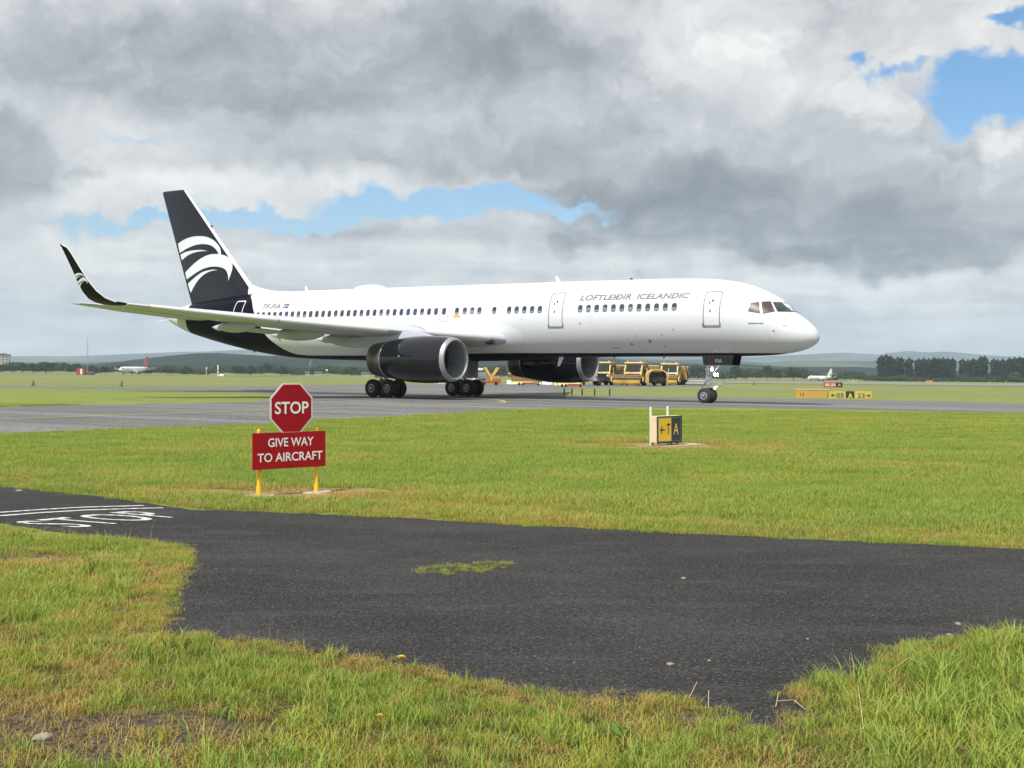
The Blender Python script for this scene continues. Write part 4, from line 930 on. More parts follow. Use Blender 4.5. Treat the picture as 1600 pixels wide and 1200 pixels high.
# small posts and lights along the taxiway edge
proto = None
for k, (x, y) in enumerate(((881.5, 617.6), (893.5, 617.8), (909.5, 618.0), (929, 618.2), (952.5, 618.4))):
    X, Y = G(x, y); lab = ['leftmost small dark marker post in the grass under the far engine', 'second small dark marker post from the left under the far engine', 'middle one of the five small dark marker posts under the far engine', 'fourth small dark marker post from the left under the far engine', 'rightmost of the five small dark marker posts right of the far engine'][k]
    if proto is None:
        proto = thing('marker_post', lab, 'marker post', (X, Y, 0), 0, 'dark marker posts along the taxiway edge')
        mb = MB(); mb.cyl((0, 0, 0), (0, 0, .40), .045, n=10); mb.build('post', M['plant_dark'], proto); mb = MB(); mb.cyl((0, 0, .40), (0, 0, .46), .06, .03, 10); mb.build('cap', M['plant_dark'], proto)
    else: dup(proto, (X, Y, 0), label=lab)
pl = None
for k, (x, y, lab) in enumerate(((52, 602.6, 'small dark edge light on the grass left of the airliner wingtip'), (190, 603.4, 'small dark edge light on the grass below the far airliner'), (1230, 593.5, 'tiny dark edge light beside the runway under the airliner nose'), (1178, 601.8, 'tiny yellow edge light beside the runway right of the nose wheel'))):
    X, Y = G(x, y) if y > 601 else Gd(x, y)[:2]; z = 0 if y > 601 else gh(Y)
    if pl is None:
        pl = thing('edge_light', lab, 'edge light', (X, Y, z), 0, 'edge lights beside the pavement'); mb = MB(); mb.cyl((0, 0, 0), (0, 0, .3), .05, n=8); mb.cyl((0, 0, 0), (0, 0, .05), .2, n=10); mb.build('stem', M['plant_dark'], pl)
        mb = MB(); mb.lathe([(0, .09), (.12, .10), (.2, .06), (.22, .005)], (0, 0, .28), (0, 0, 1), 10); mb.build('lens', M['plant_grey'], pl)
    else: dup(pl, (X, Y, z), label=lab)

# ------------------------------------------------------------------ snow clearing machines parked beyond the taxiway
VG = 'yellow snow clearing vehicles parked beyond the taxiway'
def vwheel(name, parent, x, y, r, w):
    mb = MB(); mb.lathe([(0, .01), (.0, r * .5), (-.03, r * .55), (0, r * .85), (w * .15, r), (w * .85, r), (w, r * .85), (w + .03, r * .55), (w, r * .5), (w, .01)], (x - w / 2, y, r), (1, 0, 0), 22, mis=[1, 1, 0, 0, 0, 0, 0, 1, 1]); return mb.build(name, [M['tyre'], M['plant_yellow']], parent, smooth=40)
def plough_truck(label, loc, rz, blade=True, hopper=True, H=1.0):
    t = thing('snow_plough_truck', label, 'snow plough', loc, rz, VG)
    mb = MB(); mb.box((0, 1.6, .78), (1.0, 6.2, .32)); mb.box((0, -1.35, .72), (2.35, .35, .4)); mb.box((.0, .9, .55), (2.2, .9, .5)); mb.build('chassis', M['plant_dark'], t, bevel=.03)
    mb = MB()                                  # cab shell, leaning screen
    ring = lambda x, pts: [(x, y, z) for y, z in pts]
    pts = [(-1.25, .92), (-1.42, 1.45), (-1.32, 1.62), (-1.02, 2.55), (-.9, 2.68), (.45, 2.68), (.55, 2.5), (.55, .92)]
    mb.loft([ring(-1.06, [(y * .97, z) for y, z in pts]), ring(-1.15, pts), ring(1.15, pts), ring(1.06, [(y * .97, z) for y, z in pts])]); cab = mb.build('cab', M['plant_yellow'], t, smooth=25)
    mb = MB(); mb.add([(-1.03, -1.345, 1.66), (1.03, -1.345, 1.66), (.96, -1.055, 2.50), (-.96, -1.055, 2.50)], [(0, 1, 2, 3)]); mb.build('windscreen', M['glass_dark'], cab, smooth=0)
    for e in (-1, 1):
        mb = MB(); mb.add([(e * 1.162, -1.12, 1.62), (e * 1.162, .42, 1.62), (e * 1.162, .42, 2.45), (e * 1.162, -.88, 2.45)], [(0, 1, 2, 3)]); mb.build('side_window', M['glass_dark'], cab, smooth=0)
        mb = MB(); mb.cyl((e * 1.15, -1.2, 2.3), (e * 1.42, -1.35, 2.25), .02, n=6); mb.box((e * 1.42, -1.35, 2.0), (.16, .08, .42)); mb.build('mirror', M['plant_dark'], cab)
        mb = MB(); mb.lathe([(0, .001), (.03, .1), (.06, .11), (.1, .02)], (e * .86, -1.42, 1.16), (0, -1, 0), 12); mb.build('headlight', M['white_plain'], cab)
        vwheel('wheel', t, e * 1.05, -.55, .55, .34); vwheel('wheel', t, e * 1.05, 3.3, .55, .34)
        mb = MB(); rr = []
        for k in range(11):
            a = PI * (k / 10) * 1.08 - .12; rr.append([(e * 1.05 - .24, -.55 - .66 * math.cos(a), .55 + .66 * math.sin(a)), (e * 1.05 + .24, -.55 - .66 * math.cos(a), .55 + .66 * math.sin(a)), (e * 1.05 + .24, -.55 - .60 * math.cos(a), .55 + .60 * math.sin(a)), (e * 1.05 - .24, -.55 - .60 * math.cos(a), .55 + .60 * math.sin(a))])
        mb.loft(rr); mb.build('mudguard', M['plant_pale'], t, smooth=40)
    mb = MB(); mb.box((0, -.25, 2.76), (2.42, 1.75, .16)); mb.box((0, -1.12, 2.70), (2.42, .2, .1)); mb.build('roof', M['plant_pale'], cab, bevel=.05)
    mb = MB(); [mb.box((0, -1.43, .98 + k * .085), (1.7, .05, .045)) for k in range(6)]; mb.box((0, -1.39, 1.2), (1.78, .05, .52)); mb.build('grille', M['plant_dark'], cab, smooth=0)
    mb = MB(); [mb.cyl((e, -.9, 2.84), (e, -.9, 3.0), .09, .07, 10) for e in (-.8, .8)]; mb.build('beacons', M['orange'], cab)
    mb = MB(); mb.cyl((1.0, .85, .9), (1.0, .85, 2.95), .07, n=10); mb.build('exhaust_stack', M['plant_dark'], t)
    if hopper:
        mb = MB(); mb.loft([[(-.75, y, 1.15), (.75, y, 1.15), (1.2, y, 1.9), (1.2, y, 2.4), (-1.2, y, 2.4), (-1.2, y, 1.9)] for y in (1.1, 4.4)]); hp = mb.build('hopper', M['plant_yellow'], t, smooth=0, bevel=.03)
        mb = MB(); [mb.box((0, y, 2.43), (2.5, .1, .08)) for y in (1.1, 1.9, 2.75, 3.6, 4.4)]; mb.box((0, 2.75, 2.5), (.12, 3.4, .1)); mb.build('hopper_frame', M['plant_pale'], hp)
    if blade:
        mb = MB(); rr = []
        for k in range(10):
            a = R(-62 + 150 * k / 9); rr.append((-2.35 + .38 * math.cos(a) * -1 + .35, .62 + .58 * math.sin(a)))
        sec = [(y, z) for y, z in rr]; back = [(y + .05, z) for y, z in rr[::-1]]
        mb.loft([[(x, y, z) for y, z in sec + back] for x in (-1.75 - .45, 1.75 - .45)]); pb = mb.build('plough_blade', M['plant_yellow'], t, smooth=40)
        mb = MB(); mb.box((-.45, -2.33, 1.16), (3.55, .38, .18), 0, Matrix.Rotation(R(-24), 3, 'X')); mb.box((-.45, -2.5, 1.02), (3.5, .06, .3), 0, Matrix.Rotation(R(-20), 3, 'X')); mb.build('plough_lip', M['brown'], pb, bevel=.02)
        mb = MB(); mb.box((-.45, -2.18, 1.29), (3.5, .3, .05)); mb.build('plough_top_edge', M['plant_pale'], pb)
        mb = MB(); [mb.box((e, -1.85, .55), (.14, .9, .16)) for e in (-.5, .3)]; mb.build('plough_arm', M['plant_dark'], pb)
        for e in (-2.18, 1.28):
            mb = MB(); mb.cyl((e, -2.2, .9), (e, -2.2, 2.15), .025, n=6); mb.build('marker_rod', M['white_plain'], pb)
    return t
def at(x, y): q = Gd(x, y); return q
X, Y, Z = at(995, 602.5)
plough_truck('yellow plough truck with its wide blade lowered, just left of the rounded snow blower', (X, Y, Z), R(-26))
X, Y, Z = at(1049, 601.5)
plough_truck('yellow plough truck nearest the nose wheel, right of the rounded snow blower', (X, Y, Z), R(-20))
X, Y, Z = at(945, 602)
plough_truck('yellow truck without a blade, partly hidden behind the far engine', (X, Y, Z), R(-24), blade=False)
# snow blower: big rounded hood with a dark mouth
X, Y, Z = at(1024, 603.0)
t = thing('snow_blower', 'yellow snow blower with a rounded hood over a dark mouth, between the two plough trucks', 'snow blower', (X, Y, Z), R(4), VG)
arc = [(-1.2, .35), (-1.2, 1.25), (-1.08, 1.62), (-.8, 1.86), (-.35, 1.98), (.35, 1.98), (.8, 1.86), (1.08, 1.62), (1.2, 1.25), (1.2, .35)]
inn = [(x * .89, z * .925 + .02) for x, z in arc]
mb = MB()
for k in range(len(arc) - 1):
    a, b, c, d = arc[k], arc[k + 1], inn[k + 1], inn[k]
    mb.add([(p[0], y, p[1]) for y in (-1.7, .4) for p in (a, b, c, d)], [(0, 1, 2, 3), (7, 6, 5, 4), (0, 4, 5, 1), (2, 6, 7, 3)])
mb.build('hood', M['plant_yellow'], t, smooth=40)
mb = MB(); mb.loft([[(x, y, z) for x, z in inn] for y in (-1.2, 2.6)]); mb.build('body', M['plant_dark'], t, smooth=40)
mb = MB(); [mb.cyl((-.95, -1.45, .55 + .0 * k), (.95, -1.45, .55), .06, n=8) for k in (0,)]
for k in range(16):
    a = k * .9; mb.box((-.9 + k * .12, -1.45 + .16 * math.cos(a), .55 + .22 * math.sin(a)), (.05, .3, .3), 0, Matrix.Rotation(a, 3, 'X'))
mb.build('auger', M['plant_dark'], t)
mb = MB(); mb.box((0, -1.5, 1.72), (1.0, .1, .12)); mb.build('lamp_bar', M['plant_pale'], t)
for e in (-1, 1):
    vwheel('wheel', t, e * 1.15, .9, .6, .4)
    mb = MB(); mb.cyl((e * 1.28, -1.55, .3), (e * 1.28, -1.55, 2.1), .03, n=6); mb.build('marker_rod', M['white_plain'], t)
# loader arm at the right end of the row
X, Y, Z = at(1069, 601.5)
t = thing('tilted_snow_blade', 'yellow blade folded upright at the right end of the snow vehicles', 'snow blade', (X, Y, Z), R(10))
mb = MB(); mb.box((0, 0, 1.35), (.55, .5, 2.2), 0, Matrix.Rotation(R(-10), 3, 'Y')); mb.build('folded_blade', M['plant_yellow'], t, bevel=.05)
mb = MB(); mb.box((.32, .05, 1.4), (.14, .7, 2.4), 0, Matrix.Rotation(R(-12), 3, 'Y')); mb.box((-.1, .1, .35), (1.0, .9, .7)); mb.build('rubber_edge', M['plant_dark'], t, bevel=.04)
X, Y, Z = at(923, 602.5)
t = thing('low_trailer', 'low dark chassis trailer just left of the truck behind the far engine', 'trailer', (X, Y, Z), R(-8), VG)
mb = MB(); mb.box((0, 0, .62), (2.1, 3.6, .18)); mb.box((.2, -.6, .9), (1.2, 1.2, .45)); mb.box((-.7, .3, .85), (.4, 1.6, .3)); mb.build('frame', M['plant_grey'], t, bevel=.03)
mb = MB(); mb.cyl((-.5, -1.7, .8), (.9, -1.7, 1.25), .06, n=8); mb.cyl((.6, -1.2, .7), (.3, -1.3, 1.6), .05, n=8); mb.build('hydraulic_arm', M['white_plain'], t)
for e in (-1, 1):
    for yy in (-1.0, 1.0): vwheel('wheel', t, e * .95, yy, .42, .3)
# spare blades on low trolleys
def spare_blade(label, x, y, w, tilt=0.0):
    X, Y, Z = at(x, y); t = thing('spare_plough', label, 'plough blade', (X, Y, Z), R(3)); n = 9
    rr = [(.35 - .45 * math.sin(PI * k / (n - 1) * .9), .18 + .85 * k / (n - 1)) for k in range(n)]
    mb = MB(); mb.loft([[(xx, -yy, zz) for yy, zz in rr] + [(xx, -yy + .07, zz) for yy, zz in rr[::-1]] for xx in (-w / 2, w / 2)]); b = mb.build('blade', M['plant_pale'], t, smooth=40)
    if tilt:
        mb = MB(); mb.loft([[(-w * .62, -.42, 1.02), (-w * .62, .25, 1.1), (-w * .62, .25, 1.3), (-w * .62, -.42, 1.28)], [(w * .1, -.45, 1.12), (w * .1, .25, 1.3), (w * .1, .25, 1.42), (w * .1, -.45, 1.34)], [(w * .5, -.5, .78), (w * .5, .2, .8), (w * .5, .2, .9), (w * .5, -.5, .9)]]); mb.build('lip', M['brown'], b, smooth=20)
        mb = MB(); mb.loft([[(-w * .62, -.46, 1.29), (-w * .62, .28, 1.31), (-w * .62, .28, 1.36), (-w * .62, -.46, 1.40)], [(w * .1, -.48, 1.35), (w * .1, .28, 1.43), (w * .1, .28, 1.49), (w * .1, -.48, 1.48)]]); mb.build('top_sheet', M['plant_pale'], b, smooth=0)
    else:
        mb = MB(); [mb.box((q * w * .42, -.3, .55), (.1, .6, .9), 0, Matrix.Rotation(R(q * 18), 3, 'Y')) for q in (-1, 1)]; mb.build('side_brace', M['plant_yellow'], b)
    mb = MB(); mb.box((.45, -.85, .27), (w * .42, .14, .17)); mb.box((.2, -.1, .16), (w * .7, .9, .08)); mb.build('trolley_frame', M['rust'], t, bevel=.02)
    for q in (-.25, -.12, .38):
        mb = MB(); mb.cyl((w * q - .06, -.8, .18), (w * q + .12, -.8, .18), .17, n=12); mb.build('trolley_wheel', M['plant_dark'], t)
spare_blade('yellow plough blade with brown overhanging lip on a rusty trolley', 822, 602, 3.4, 1)
spare_blade('plain yellow plough blade on a rusty trolley directly under the far engine', 888, 604.8, 3.0)
def barrier(label, x, y, w):
    X, Y, Z = at(x, y); t = thing('barrier_block', label, 'barrier', (X, Y, Z), R(3)); mb = MB(); mb.loft([[(xx, -.25, 0), (xx, .25, 0), (xx, .2, .3), (xx, .12, .5), (xx, -.12, .5), (xx, -.2, .3)] for xx in (-w / 2, w / 2)]); mb.build('block', M['white_plain'], t, bevel=.03)
    mb = MB(); [mb.box((q * w * .3, 0, .02), (.3, .6, .08)) for q in (-1, 1)]; mb.build('feet', M['plant_grey'], t, smooth=0)
barrier('white barrier block on the left of the lipped plough blade', 799, 600.8, 1.1); barrier('white barrier block between the two spare plough blades', 855, 601.5, 1.25); barrier('white barrier block under the near engine, left of the far main wheels', 686, 599.8, 1.15)
# blower unit with a forked chute
X, Y, Z = at(764, 602)
t = thing('blower_unit', 'blower unit with forked yellow chute and red base by the main wheels', 'snow blower', (X, Y, Z), R(5))
mb = MB(); mb.box((.3, 0, .38), (2.0, 1.3, .3)); mb.box((.9, -.3, .6), (.8, .5, .3)); mb.build('base_frame', M['rust'], t, bevel=.03)
mb = MB(); mb.box((-.95, .2, 1.0), (1.2, 1.0, .95)); mb.cyl((-.9, -.5, 1.0), (-.9, .2, 1.0), .36, n=16); mb.cyl((-.35, -.5, .95), (-.35, .2, .95), .3, n=16); mb.build('engine_block', M['plant_grey'], t, bevel=.04)
mb = MB(); mb.box((-1.1, .1, 1.75), (.9, .6, .3)); mb.box((-1.65, 0, 1.0), (.3, .4, .9)); mb.build('pale_tank', M['white_plain'], t, bevel=.08)
mb = MB(); mb.cyl((.25, 0, .55), (.25, 0, 1.0), .28, .24, 14)
for e in (-1, 1): mb.loft([[(.25 + q[0] * .16 + 0, q[1] * .16, .95) for q in ((-1, -1), (1, -1), (1, 1), (-1, 1))], [(.25 + e * .45 + q[0] * .17, q[1] * .17, 1.5) for q in ((-1, -1), (1, -1), (1, 1), (-1, 1))], [(.25 + e * .72 + q[0] * .19, q[1] * .19, 2.0) for q in ((-1, -1), (1, -1), (1, 1), (-1, 1))]])
mb.build('forked_chute', M['plant_yellow'], t, smooth=20)
for e in (-.6, .75):
    mb = MB(); mb.cyl((e, -.7, .22), (e, -.5, .22), .22, n=14); mb.build('castor', M['plant_dark'], t)
X, Y, Z = at(1092, 602)
t = thing('pipe_stack', 'low pale grey pipes lying on the grass just left of the nose wheel', 'pipes', (X, Y, Z), R(4))
mb = MB(); [mb.cyl((-1.6, k * .4, .2), (1.6, k * .4, .2), .18, n=10) for k in range(3)]; [mb.cyl((-1.4, .2 + k * .4, .5), (1.2, .2 + k * .4, .5), .18, n=10) for k in range(2)]; mb.build('pipes', M['concrete'], t)

# ------------------------------------------------------------------ far aeroplanes, hut, mast, lamps, tower block
def far_jet(name, label, loc, rz, Ln, r, span, finh, finm, ttail, wing_s, mats_, wlet):
    t = thing(name, label, 'airliner' if not ttail else 'business jet', loc, rz); h0 = r + (1.6 if not ttail else .7)
    pp = lambda s, y, z: (Ln * .5 - s, y, z)
    rings = []
    for f, k, dz in ((0, .02, -.25), (.01, .3, -.2), (.04, .62, -.1), (.09, .9, 0), (.14, 1, 0), (.62, 1, 0), (.75, .86, .12), (.88, .5, .42), (1, .08, .75)):
        rings.append([pp(f * Ln, r * k * math.cos(2 * PI * i / 24), h0 + dz * r + r * k * math.sin(2 * PI * i / 24)) for i in range(24)])
    fu = MB().loft(rings).build('fuselage', M['white_plain'], t, smooth=60)
    mb = MB(); mb.box(pp(Ln * .065, 0, h0 + .42 * r), (Ln * .025, r * 1.5, r * .35), 0, Matrix.Rotation(R(25), 3, 'Y')); mb.build('cockpit_window', M['glass_dark'], fu)
    for sg in (1, -1):
        rg = [airfoil(Vector(pp(Ln * a, sg * y, z)), c, .1, Vector((0, 0, 1))) for a, y, z, c in ((wing_s, r * .5, h0 - r * .72, Ln * .17), (wing_s + .16, span / 2, h0 - r * .3 + span * .03, Ln * .05))]
        w = MB().loft(rg).build('wing', M['white_plain'] if ttail else M['wing_grey'], t, smooth=50)
        if wlet: MB().loft([airfoil(Vector(pp(Ln * (wing_s + .16), sg * span / 2, h0 - r * .3 + span * .03)), Ln * .05, .1, Vector((0, 1, 0))), airfoil(Vector(pp(Ln * (wing_s + .21), sg * (span / 2 + .5), h0 - r * .3 + span * .03 + wlet)), Ln * .02, .1, Vector((0, 1, 0)))]).build('winglet', M['white_plain'] if ttail else finm, w, smooth=50)
        zt = h0 + (finh * .45 if ttail else r * .5)
        MB().loft([airfoil(Vector(pp(Ln * .88, sg * .1, zt)), Ln * .10, .09, Vector((0, 0, 1))), airfoil(Vector(pp(Ln * .96, sg * span * .2, zt + .3)), Ln * .05, .09, Vector((0, 0, 1)))]).build('tailplane', M['white_plain'], t, smooth=50)
        ex, ey, ez, er, el_ = (Ln * wing_s - 1.2, span * .15, h0 - r * 1.15, r * .52, Ln * .1) if not ttail else (Ln * .66, r * 1.5, h0 + r * .35, r * .5, Ln * .16)
        mb = MB(); mb.lathe([(.0, er * .8), (-.05, er * .95), (el_ * .3, er * 1.05), (el_, er * .6)], pp(ex, sg * ey, ez), (-1, 0, 0), 18); mb.lathe([(.3, .01), (.3, er * .85)], pp(ex, sg * ey, ez), (-1, 0, 0), 18, 1); mb.build('engine', [M['white_plain'] if ttail else M['wing_grey'], M['plant_dark']], t)
        mb = MB(); mb.cyl(pp(Ln * .55, sg * r * 1.3, .45), pp(Ln * .55, sg * r * 1.1, h0 - r * .6), .12, n=8); mb.cyl(pp(Ln * .55, sg * r * 1.3 - .35, .5), pp(Ln * .55, sg * r * 1.3 + .35, .5), .5, n=16); mb.build('main_gear', M['plant_dark'], t)
    MB().loft([airfoil(Vector(pp(Ln * .80, 0, h0 + r * .7)), Ln * .19, .09, Vector((0, 1, 0))), airfoil(Vector(pp(Ln * .93, 0, h0 + finh)), Ln * .085, .08, Vector((0, 1, 0)))]).build('fin', finm, t, smooth=50)
    mb = MB(); mb.cyl(pp(Ln * .14, 0, .3), pp(Ln * .14, 0, h0 - r * .8), .1, n=8); mb.cyl(pp(Ln * .14, -.25, .38), pp(Ln * .14, .25, .38), .38, n=14); mb.build('nose_gear', M['plant_dark'], t)
    return t
d_ = 1000; x_ = AT(209, d_); far_jet('distant_airliner', 'distant white airliner with a red tail seen from the front, left beyond the airfield', (x_, d_, gh(d_) + .2), R(-90 - 19), 35, 1.95, 34, 9.3, mat('faded_red_tail', (.48, .13, .12), .4), False, .36, None, 2.4)
d_ = 900; x_ = AT(1281, d_); far_jet('business_jet', 'small all white business jet with a high tail, parked right of the airliner nose', (x_, d_, gh(d_) + .1), R(180 + 34), 22, 1.35, 21, 6.0, M['white_plain'], True, .42, None, 1.6)
d_ = 480; x_ = AT(130, d_)
t = thing('radar_hut', 'small red and white hut with a dark low annexe on the far grass', 'hut', (x_, d_, gh(d_)), R(6))
mb = MB(); mb.box((-.7, 0, 1.2), (2.7, 2.4, 2.4)); w_ = mb.build('wall', M['brick'], t, smooth=0)
mb = MB(); mb.box((-.45, -1.22, 1.2), (.62, .06, 1.9)); mb.build('door', M['white_plain'], t, smooth=0)
mb = MB(); mb.box((-.7, 0, 2.46), (2.9, 2.6, .12)); mb.build('roof', M['roof'], t, smooth=0)
mb = MB(); mb.box((2.2, 0, .5), (2.9, 1.6, 1.0)); mb.build('annexe', M['roof'], t, smooth=0)
mb = MB(); mb.box((2.2, 0, 1.08), (3.0, 1.7, .12)); mb.build('annexe_roof', M['concrete'], t, smooth=0)
x_ = AT(136.5, 483)
t = thing('radio_mast', 'tall thin grey mast rising beside the red and white hut', 'mast', (x_, 483, gh(483)), 0)
mb = MB()
for a in range(3): mb.cyl((.14 * math.cos(a * 2.1), .14 * math.sin(a * 2.1), 0), (.08 * math.cos(a * 2.1), .08 * math.sin(a * 2.1), 12.4), .035, n=6)
for k in range(24): a = k * 2.1; mb.cyl((.13 * math.cos(a), .13 * math.sin(a), k * .5), (.13 * math.cos(a + 2.1), .13 * math.sin(a + 2.1), k * .5 + .5), .02, n=5)
mb.build('lattice', M['concrete'], t); mb = MB(); mb.cyl((0, 0, 12.4), (0, 0, 13.3), .04, n=6); mb.build('tip', M['concrete'], t)
for (x, ht, col, lab) in ((322.5, 3.0, 'concrete', 'short pale striped pole far left behind the airliner tail'), (340.5, 3.9, 'white_plain', 'taller white pole with a pale box at its foot behind the airliner tail')):
    d_ = 570; t = thing('approach_pole', lab, 'pole', (AT(x, d_), d_, gh(d_)), 0); mb = MB(); mb.cyl((0, 0, 0), (0, 0, ht), .3, .24, 10); mb.build('pole', M[col], t); mb = MB(); mb.box((0, 0, ht + .25), (.6, .5, .5)); mb.build('head', M['white_plain'], t)
    mb = MB(); [mb.cyl((0, 0, ht * f), (0, 0, ht * f + .4), .31, .30, 10) for f in (.2, .55)]; mb.build('band', M['rust'], t)
    if ht > 3.5: mb = MB(); mb.box((1.5, 0, .45), (1.8, 1.2, .9)); mb.build('cabinet', M['white_plain'], t)
d_ = 520; t = thing('windsock_lamp', 'white ball lamp on a thin red and white pole behind the stop sign', 'lamp', (AT(510.5, d_), d_, gh(d_)), 0)
mb = MB(); mb.cyl((0, 0, 0), (0, 0, 2.3), .09, n=8); mb.build('pole', M['rust'], t); mb = MB(); mb.lathe([(0, .01), (.1, .3), (.35, .42), (.6, .3), (.7, .01)], (0, 0, 2.25), (0, 0, 1), 14); mb.build('ball', M['white_plain'], t)
d_ = 1500; t = thing('tower_block', 'pale tower block with a dark roof at the far left above the trees', 'building', (AT(3, d_), d_, -3), R(12))
mb = MB(); mb.box((0, 0, 8.7), (15.5, 12, 17.4)); mb.build('wall', M['concrete'], t, smooth=0)
mb = MB(); mb.box((0, 0, 17.9), (17.0, 13, 1.2)); mb.box((1, 0, 18.9), (7, 6, 1.0)); mb.build('roof', M['roof'], t, smooth=0)
for k in range(5):
    for j in range(4):
        mb = MB(); mb.box((-5.6 + 3.7 * j, -6.03, 4 + k * 2.9), (1.7, .1, 1.3)); mb.build('window', M['glass_dark'], t, smooth=0)
for k, (x, w_) in enumerate(((497, 5), (571, 6), (480, 3.5))):
    d_ = 1060; t = thing('far_shed', ['long pale shed among the trees behind the stop sign', 'low grey shed among the trees left of the near engine', 'small dark roofed shed left of the long pale shed'][k], 'shed', (AT(x, d_), d_, -2.9), R(8))
    mb = MB(); mb.box((0, 0, 1.1), (w_, 5, 2.2)); mb.build('wall', M['concrete'], t, smooth=0); mb = MB(); mb.loft([[(q, -3, 2.2), (q, 3, 2.2), (q, 0, 3.4)] for q in (-w_ / 2 - .3, w_ / 2 + .3)]); mb.build('roof', M['roof'], t, smooth=0)
# ------------------------------------------------------------------ trees, woods, hills
def leaf_mat(name, a, b):
    m = bpy.data.materials.new(name); nt, N, L, bs = nodes_of(m)
    g = N.new('ShaderNodeNewGeometry'); oi = N.new('ShaderNodeObjectInfo')
    n = noise(N, L, g.outputs['Position'], .35, 3); f = mth(N, L, 'ADD', mth(N, L, 'MULTIPLY', n, .6), mth(N, L, 'MULTIPLY', g.outputs['Random Per Island'], .5))
    c = mixc(N, L, sstep(N, L, f, .3, .8), a, b); c2 = mixc(N, L, mth(N, L, 'MULTIPLY', oi.outputs['Random'], .5), c, b)
    L.new(c2, bs.inputs['Base Color']); bs.inputs['Roughness'].default_value = .75; bs.inputs['Specular IOR Level'].default_value = .15
    tr = N.new('ShaderNodeBsdfTranslucent'); L.new(c2, tr.inputs[0]); mx = N.new('ShaderNodeMixShader'); mx.inputs[0].default_value = .2
    L.new(bs.outputs[0], mx.inputs[1]); L.new(tr.outputs[0], mx.inputs[2]); L.new(mx.outputs[0], N['Material Output'].inputs[0])
    return m
M['leaf_dark'] = leaf_mat('poplar_foliage', (.018, .038, .016), (.045, .070, .024)); M['leaf'] = leaf_mat('broadleaf_foliage', (.020, .045, .016), (.055, .085, .026)); M['leaf_light'] = leaf_mat('pale_shrub_foliage', (.05, .09, .025), (.10, .135, .04))
def np_mesh(name, V_, F_, m, parent=None):    # V (n,3), F (k,4)
    me = bpy.data.meshes.new(name); me.vertices.add(len(V_)); me.vertices.foreach_set('co', V_.astype(np.float32).ravel())
    k = F_.shape[1]; me.loops.add(F_.size); me.loops.foreach_set('vertex_index', F_.astype(np.int32).ravel())
    me.polygons.add(len(F_)); me.polygons.foreach_set('loop_start', np.arange(0, F_.size, k, dtype=np.int32)); me.polygons.foreach_set('loop_total', np.full(len(F_), k, dtype=np.int32))
    me.materials.append(m); me.update(calc_edges=True); me.validate()
    o = bpy.data.objects.new(name, me); COL.objects.link(o)
    if parent: o.parent = parent
    return o
def leaf_quads(C, size, r):
    n = len(C); d = r.normal(size=(n, 3)); d /= np.linalg.norm(d, axis=1)[:, None]; e = r.normal(size=(n, 3)); e -= (e * d).sum(1)[:, None] * d; e /= np.linalg.norm(e, axis=1)[:, None]
    s = size * r.uniform(.6, 1.4, (n, 1)); a = d * s; b = e * s * .7
    V_ = np.stack([C - a - b * .4, C + b * -1, C + a + b * .3, C + b], 1).reshape(-1, 3); return V_, np.arange(4 * n).reshape(n, 4)
def crown_pts(n, H, Wd, kind, r):
    clumps = []
    if kind == 'poplar':
        z = r.uniform(.02, 1, n); a = r.uniform(0, 2 * PI, n); lump = .74 + .26 * np.sin(z * 17 + 2.1 * np.sin(a * 2 + z * 5)) * np.sin(a * 3 + 1)
        z = np.where(z > .8, z * (1 + .07 * np.sin(a * 3 + r.uniform(0, 6)) * (z - .8) / .2), z)
        w = Wd * .5 * np.minimum(1, np.sqrt(np.maximum(0, (1 - z)) / .09)) * (.80 + .2 * np.sqrt(z)) * lump; q = np.sqrt(r.uniform(.25, 1, n)) * w
        C = np.stack([q * np.cos(a), q * np.sin(a), z * H], 1); C = C[r.uniform(size=n) < .72 + .28 * np.sin(z * 23 + a * 2)]
        return C, [(Wd * .3 * math.cos(k), Wd * .3 * math.sin(k), H * (.3 + .08 * k)) for k in range(7)]
    else:
        for i in range(22):
            a = r.uniform(0, 2 * PI); u = r.uniform(-.3, 1); rad = math.sqrt(max(0, 1 - u * u)) * r.uniform(.5, .85); clumps.append((Wd * .5 * rad * math.cos(a), Wd * .5 * rad * math.sin(a), H * (.48 + .40 * u), Wd * .2 * r.uniform(.7, 1.3), H * .15))
    P_ = []
    for c in clumps:
        k = n // len(clumps); d = r.normal(size=(k, 3)); d /= np.linalg.norm(d, axis=1)[:, None]; d *= r.uniform(.5, 1, (k, 1)) ** .5
        P_.append(np.array([c[0], c[1], c[2]]) + d * np.array([c[3], c[3], c[4]]))
    return np.concatenate(P_), clumps
def make_tree(name, label, cat, loc, H, Wd, kind, m, seed, n=1100, lf=.5, group=None):
    r = np.random.default_rng(seed); t = thing(name, label, cat, loc, r.uniform(0, 6), group); C, cl = crown_pts(n, H, Wd, kind, r); V_, F_ = leaf_quads(C, lf, r)
    V_[:, 2] = np.maximum(V_[:, 2], .1); np_mesh('crown', V_, F_, m, t)
    mb = MB(); mb.cyl((0, 0, -.2), (0, 0, H * .35), H * .022, H * .016, 8); mb.cyl((0, 0, H * .35), (.1, 0, H * .8), H * .016, H * .004, 6)
    for c in cl[:7]: mb.cyl((0, 0, max(.1 * H, c[2] - .18 * H)), (c[0] * .8, c[1] * .8, c[2]), H * .007, H * .003, 5)
    mb.build('trunk', M['trunk'], t); return t
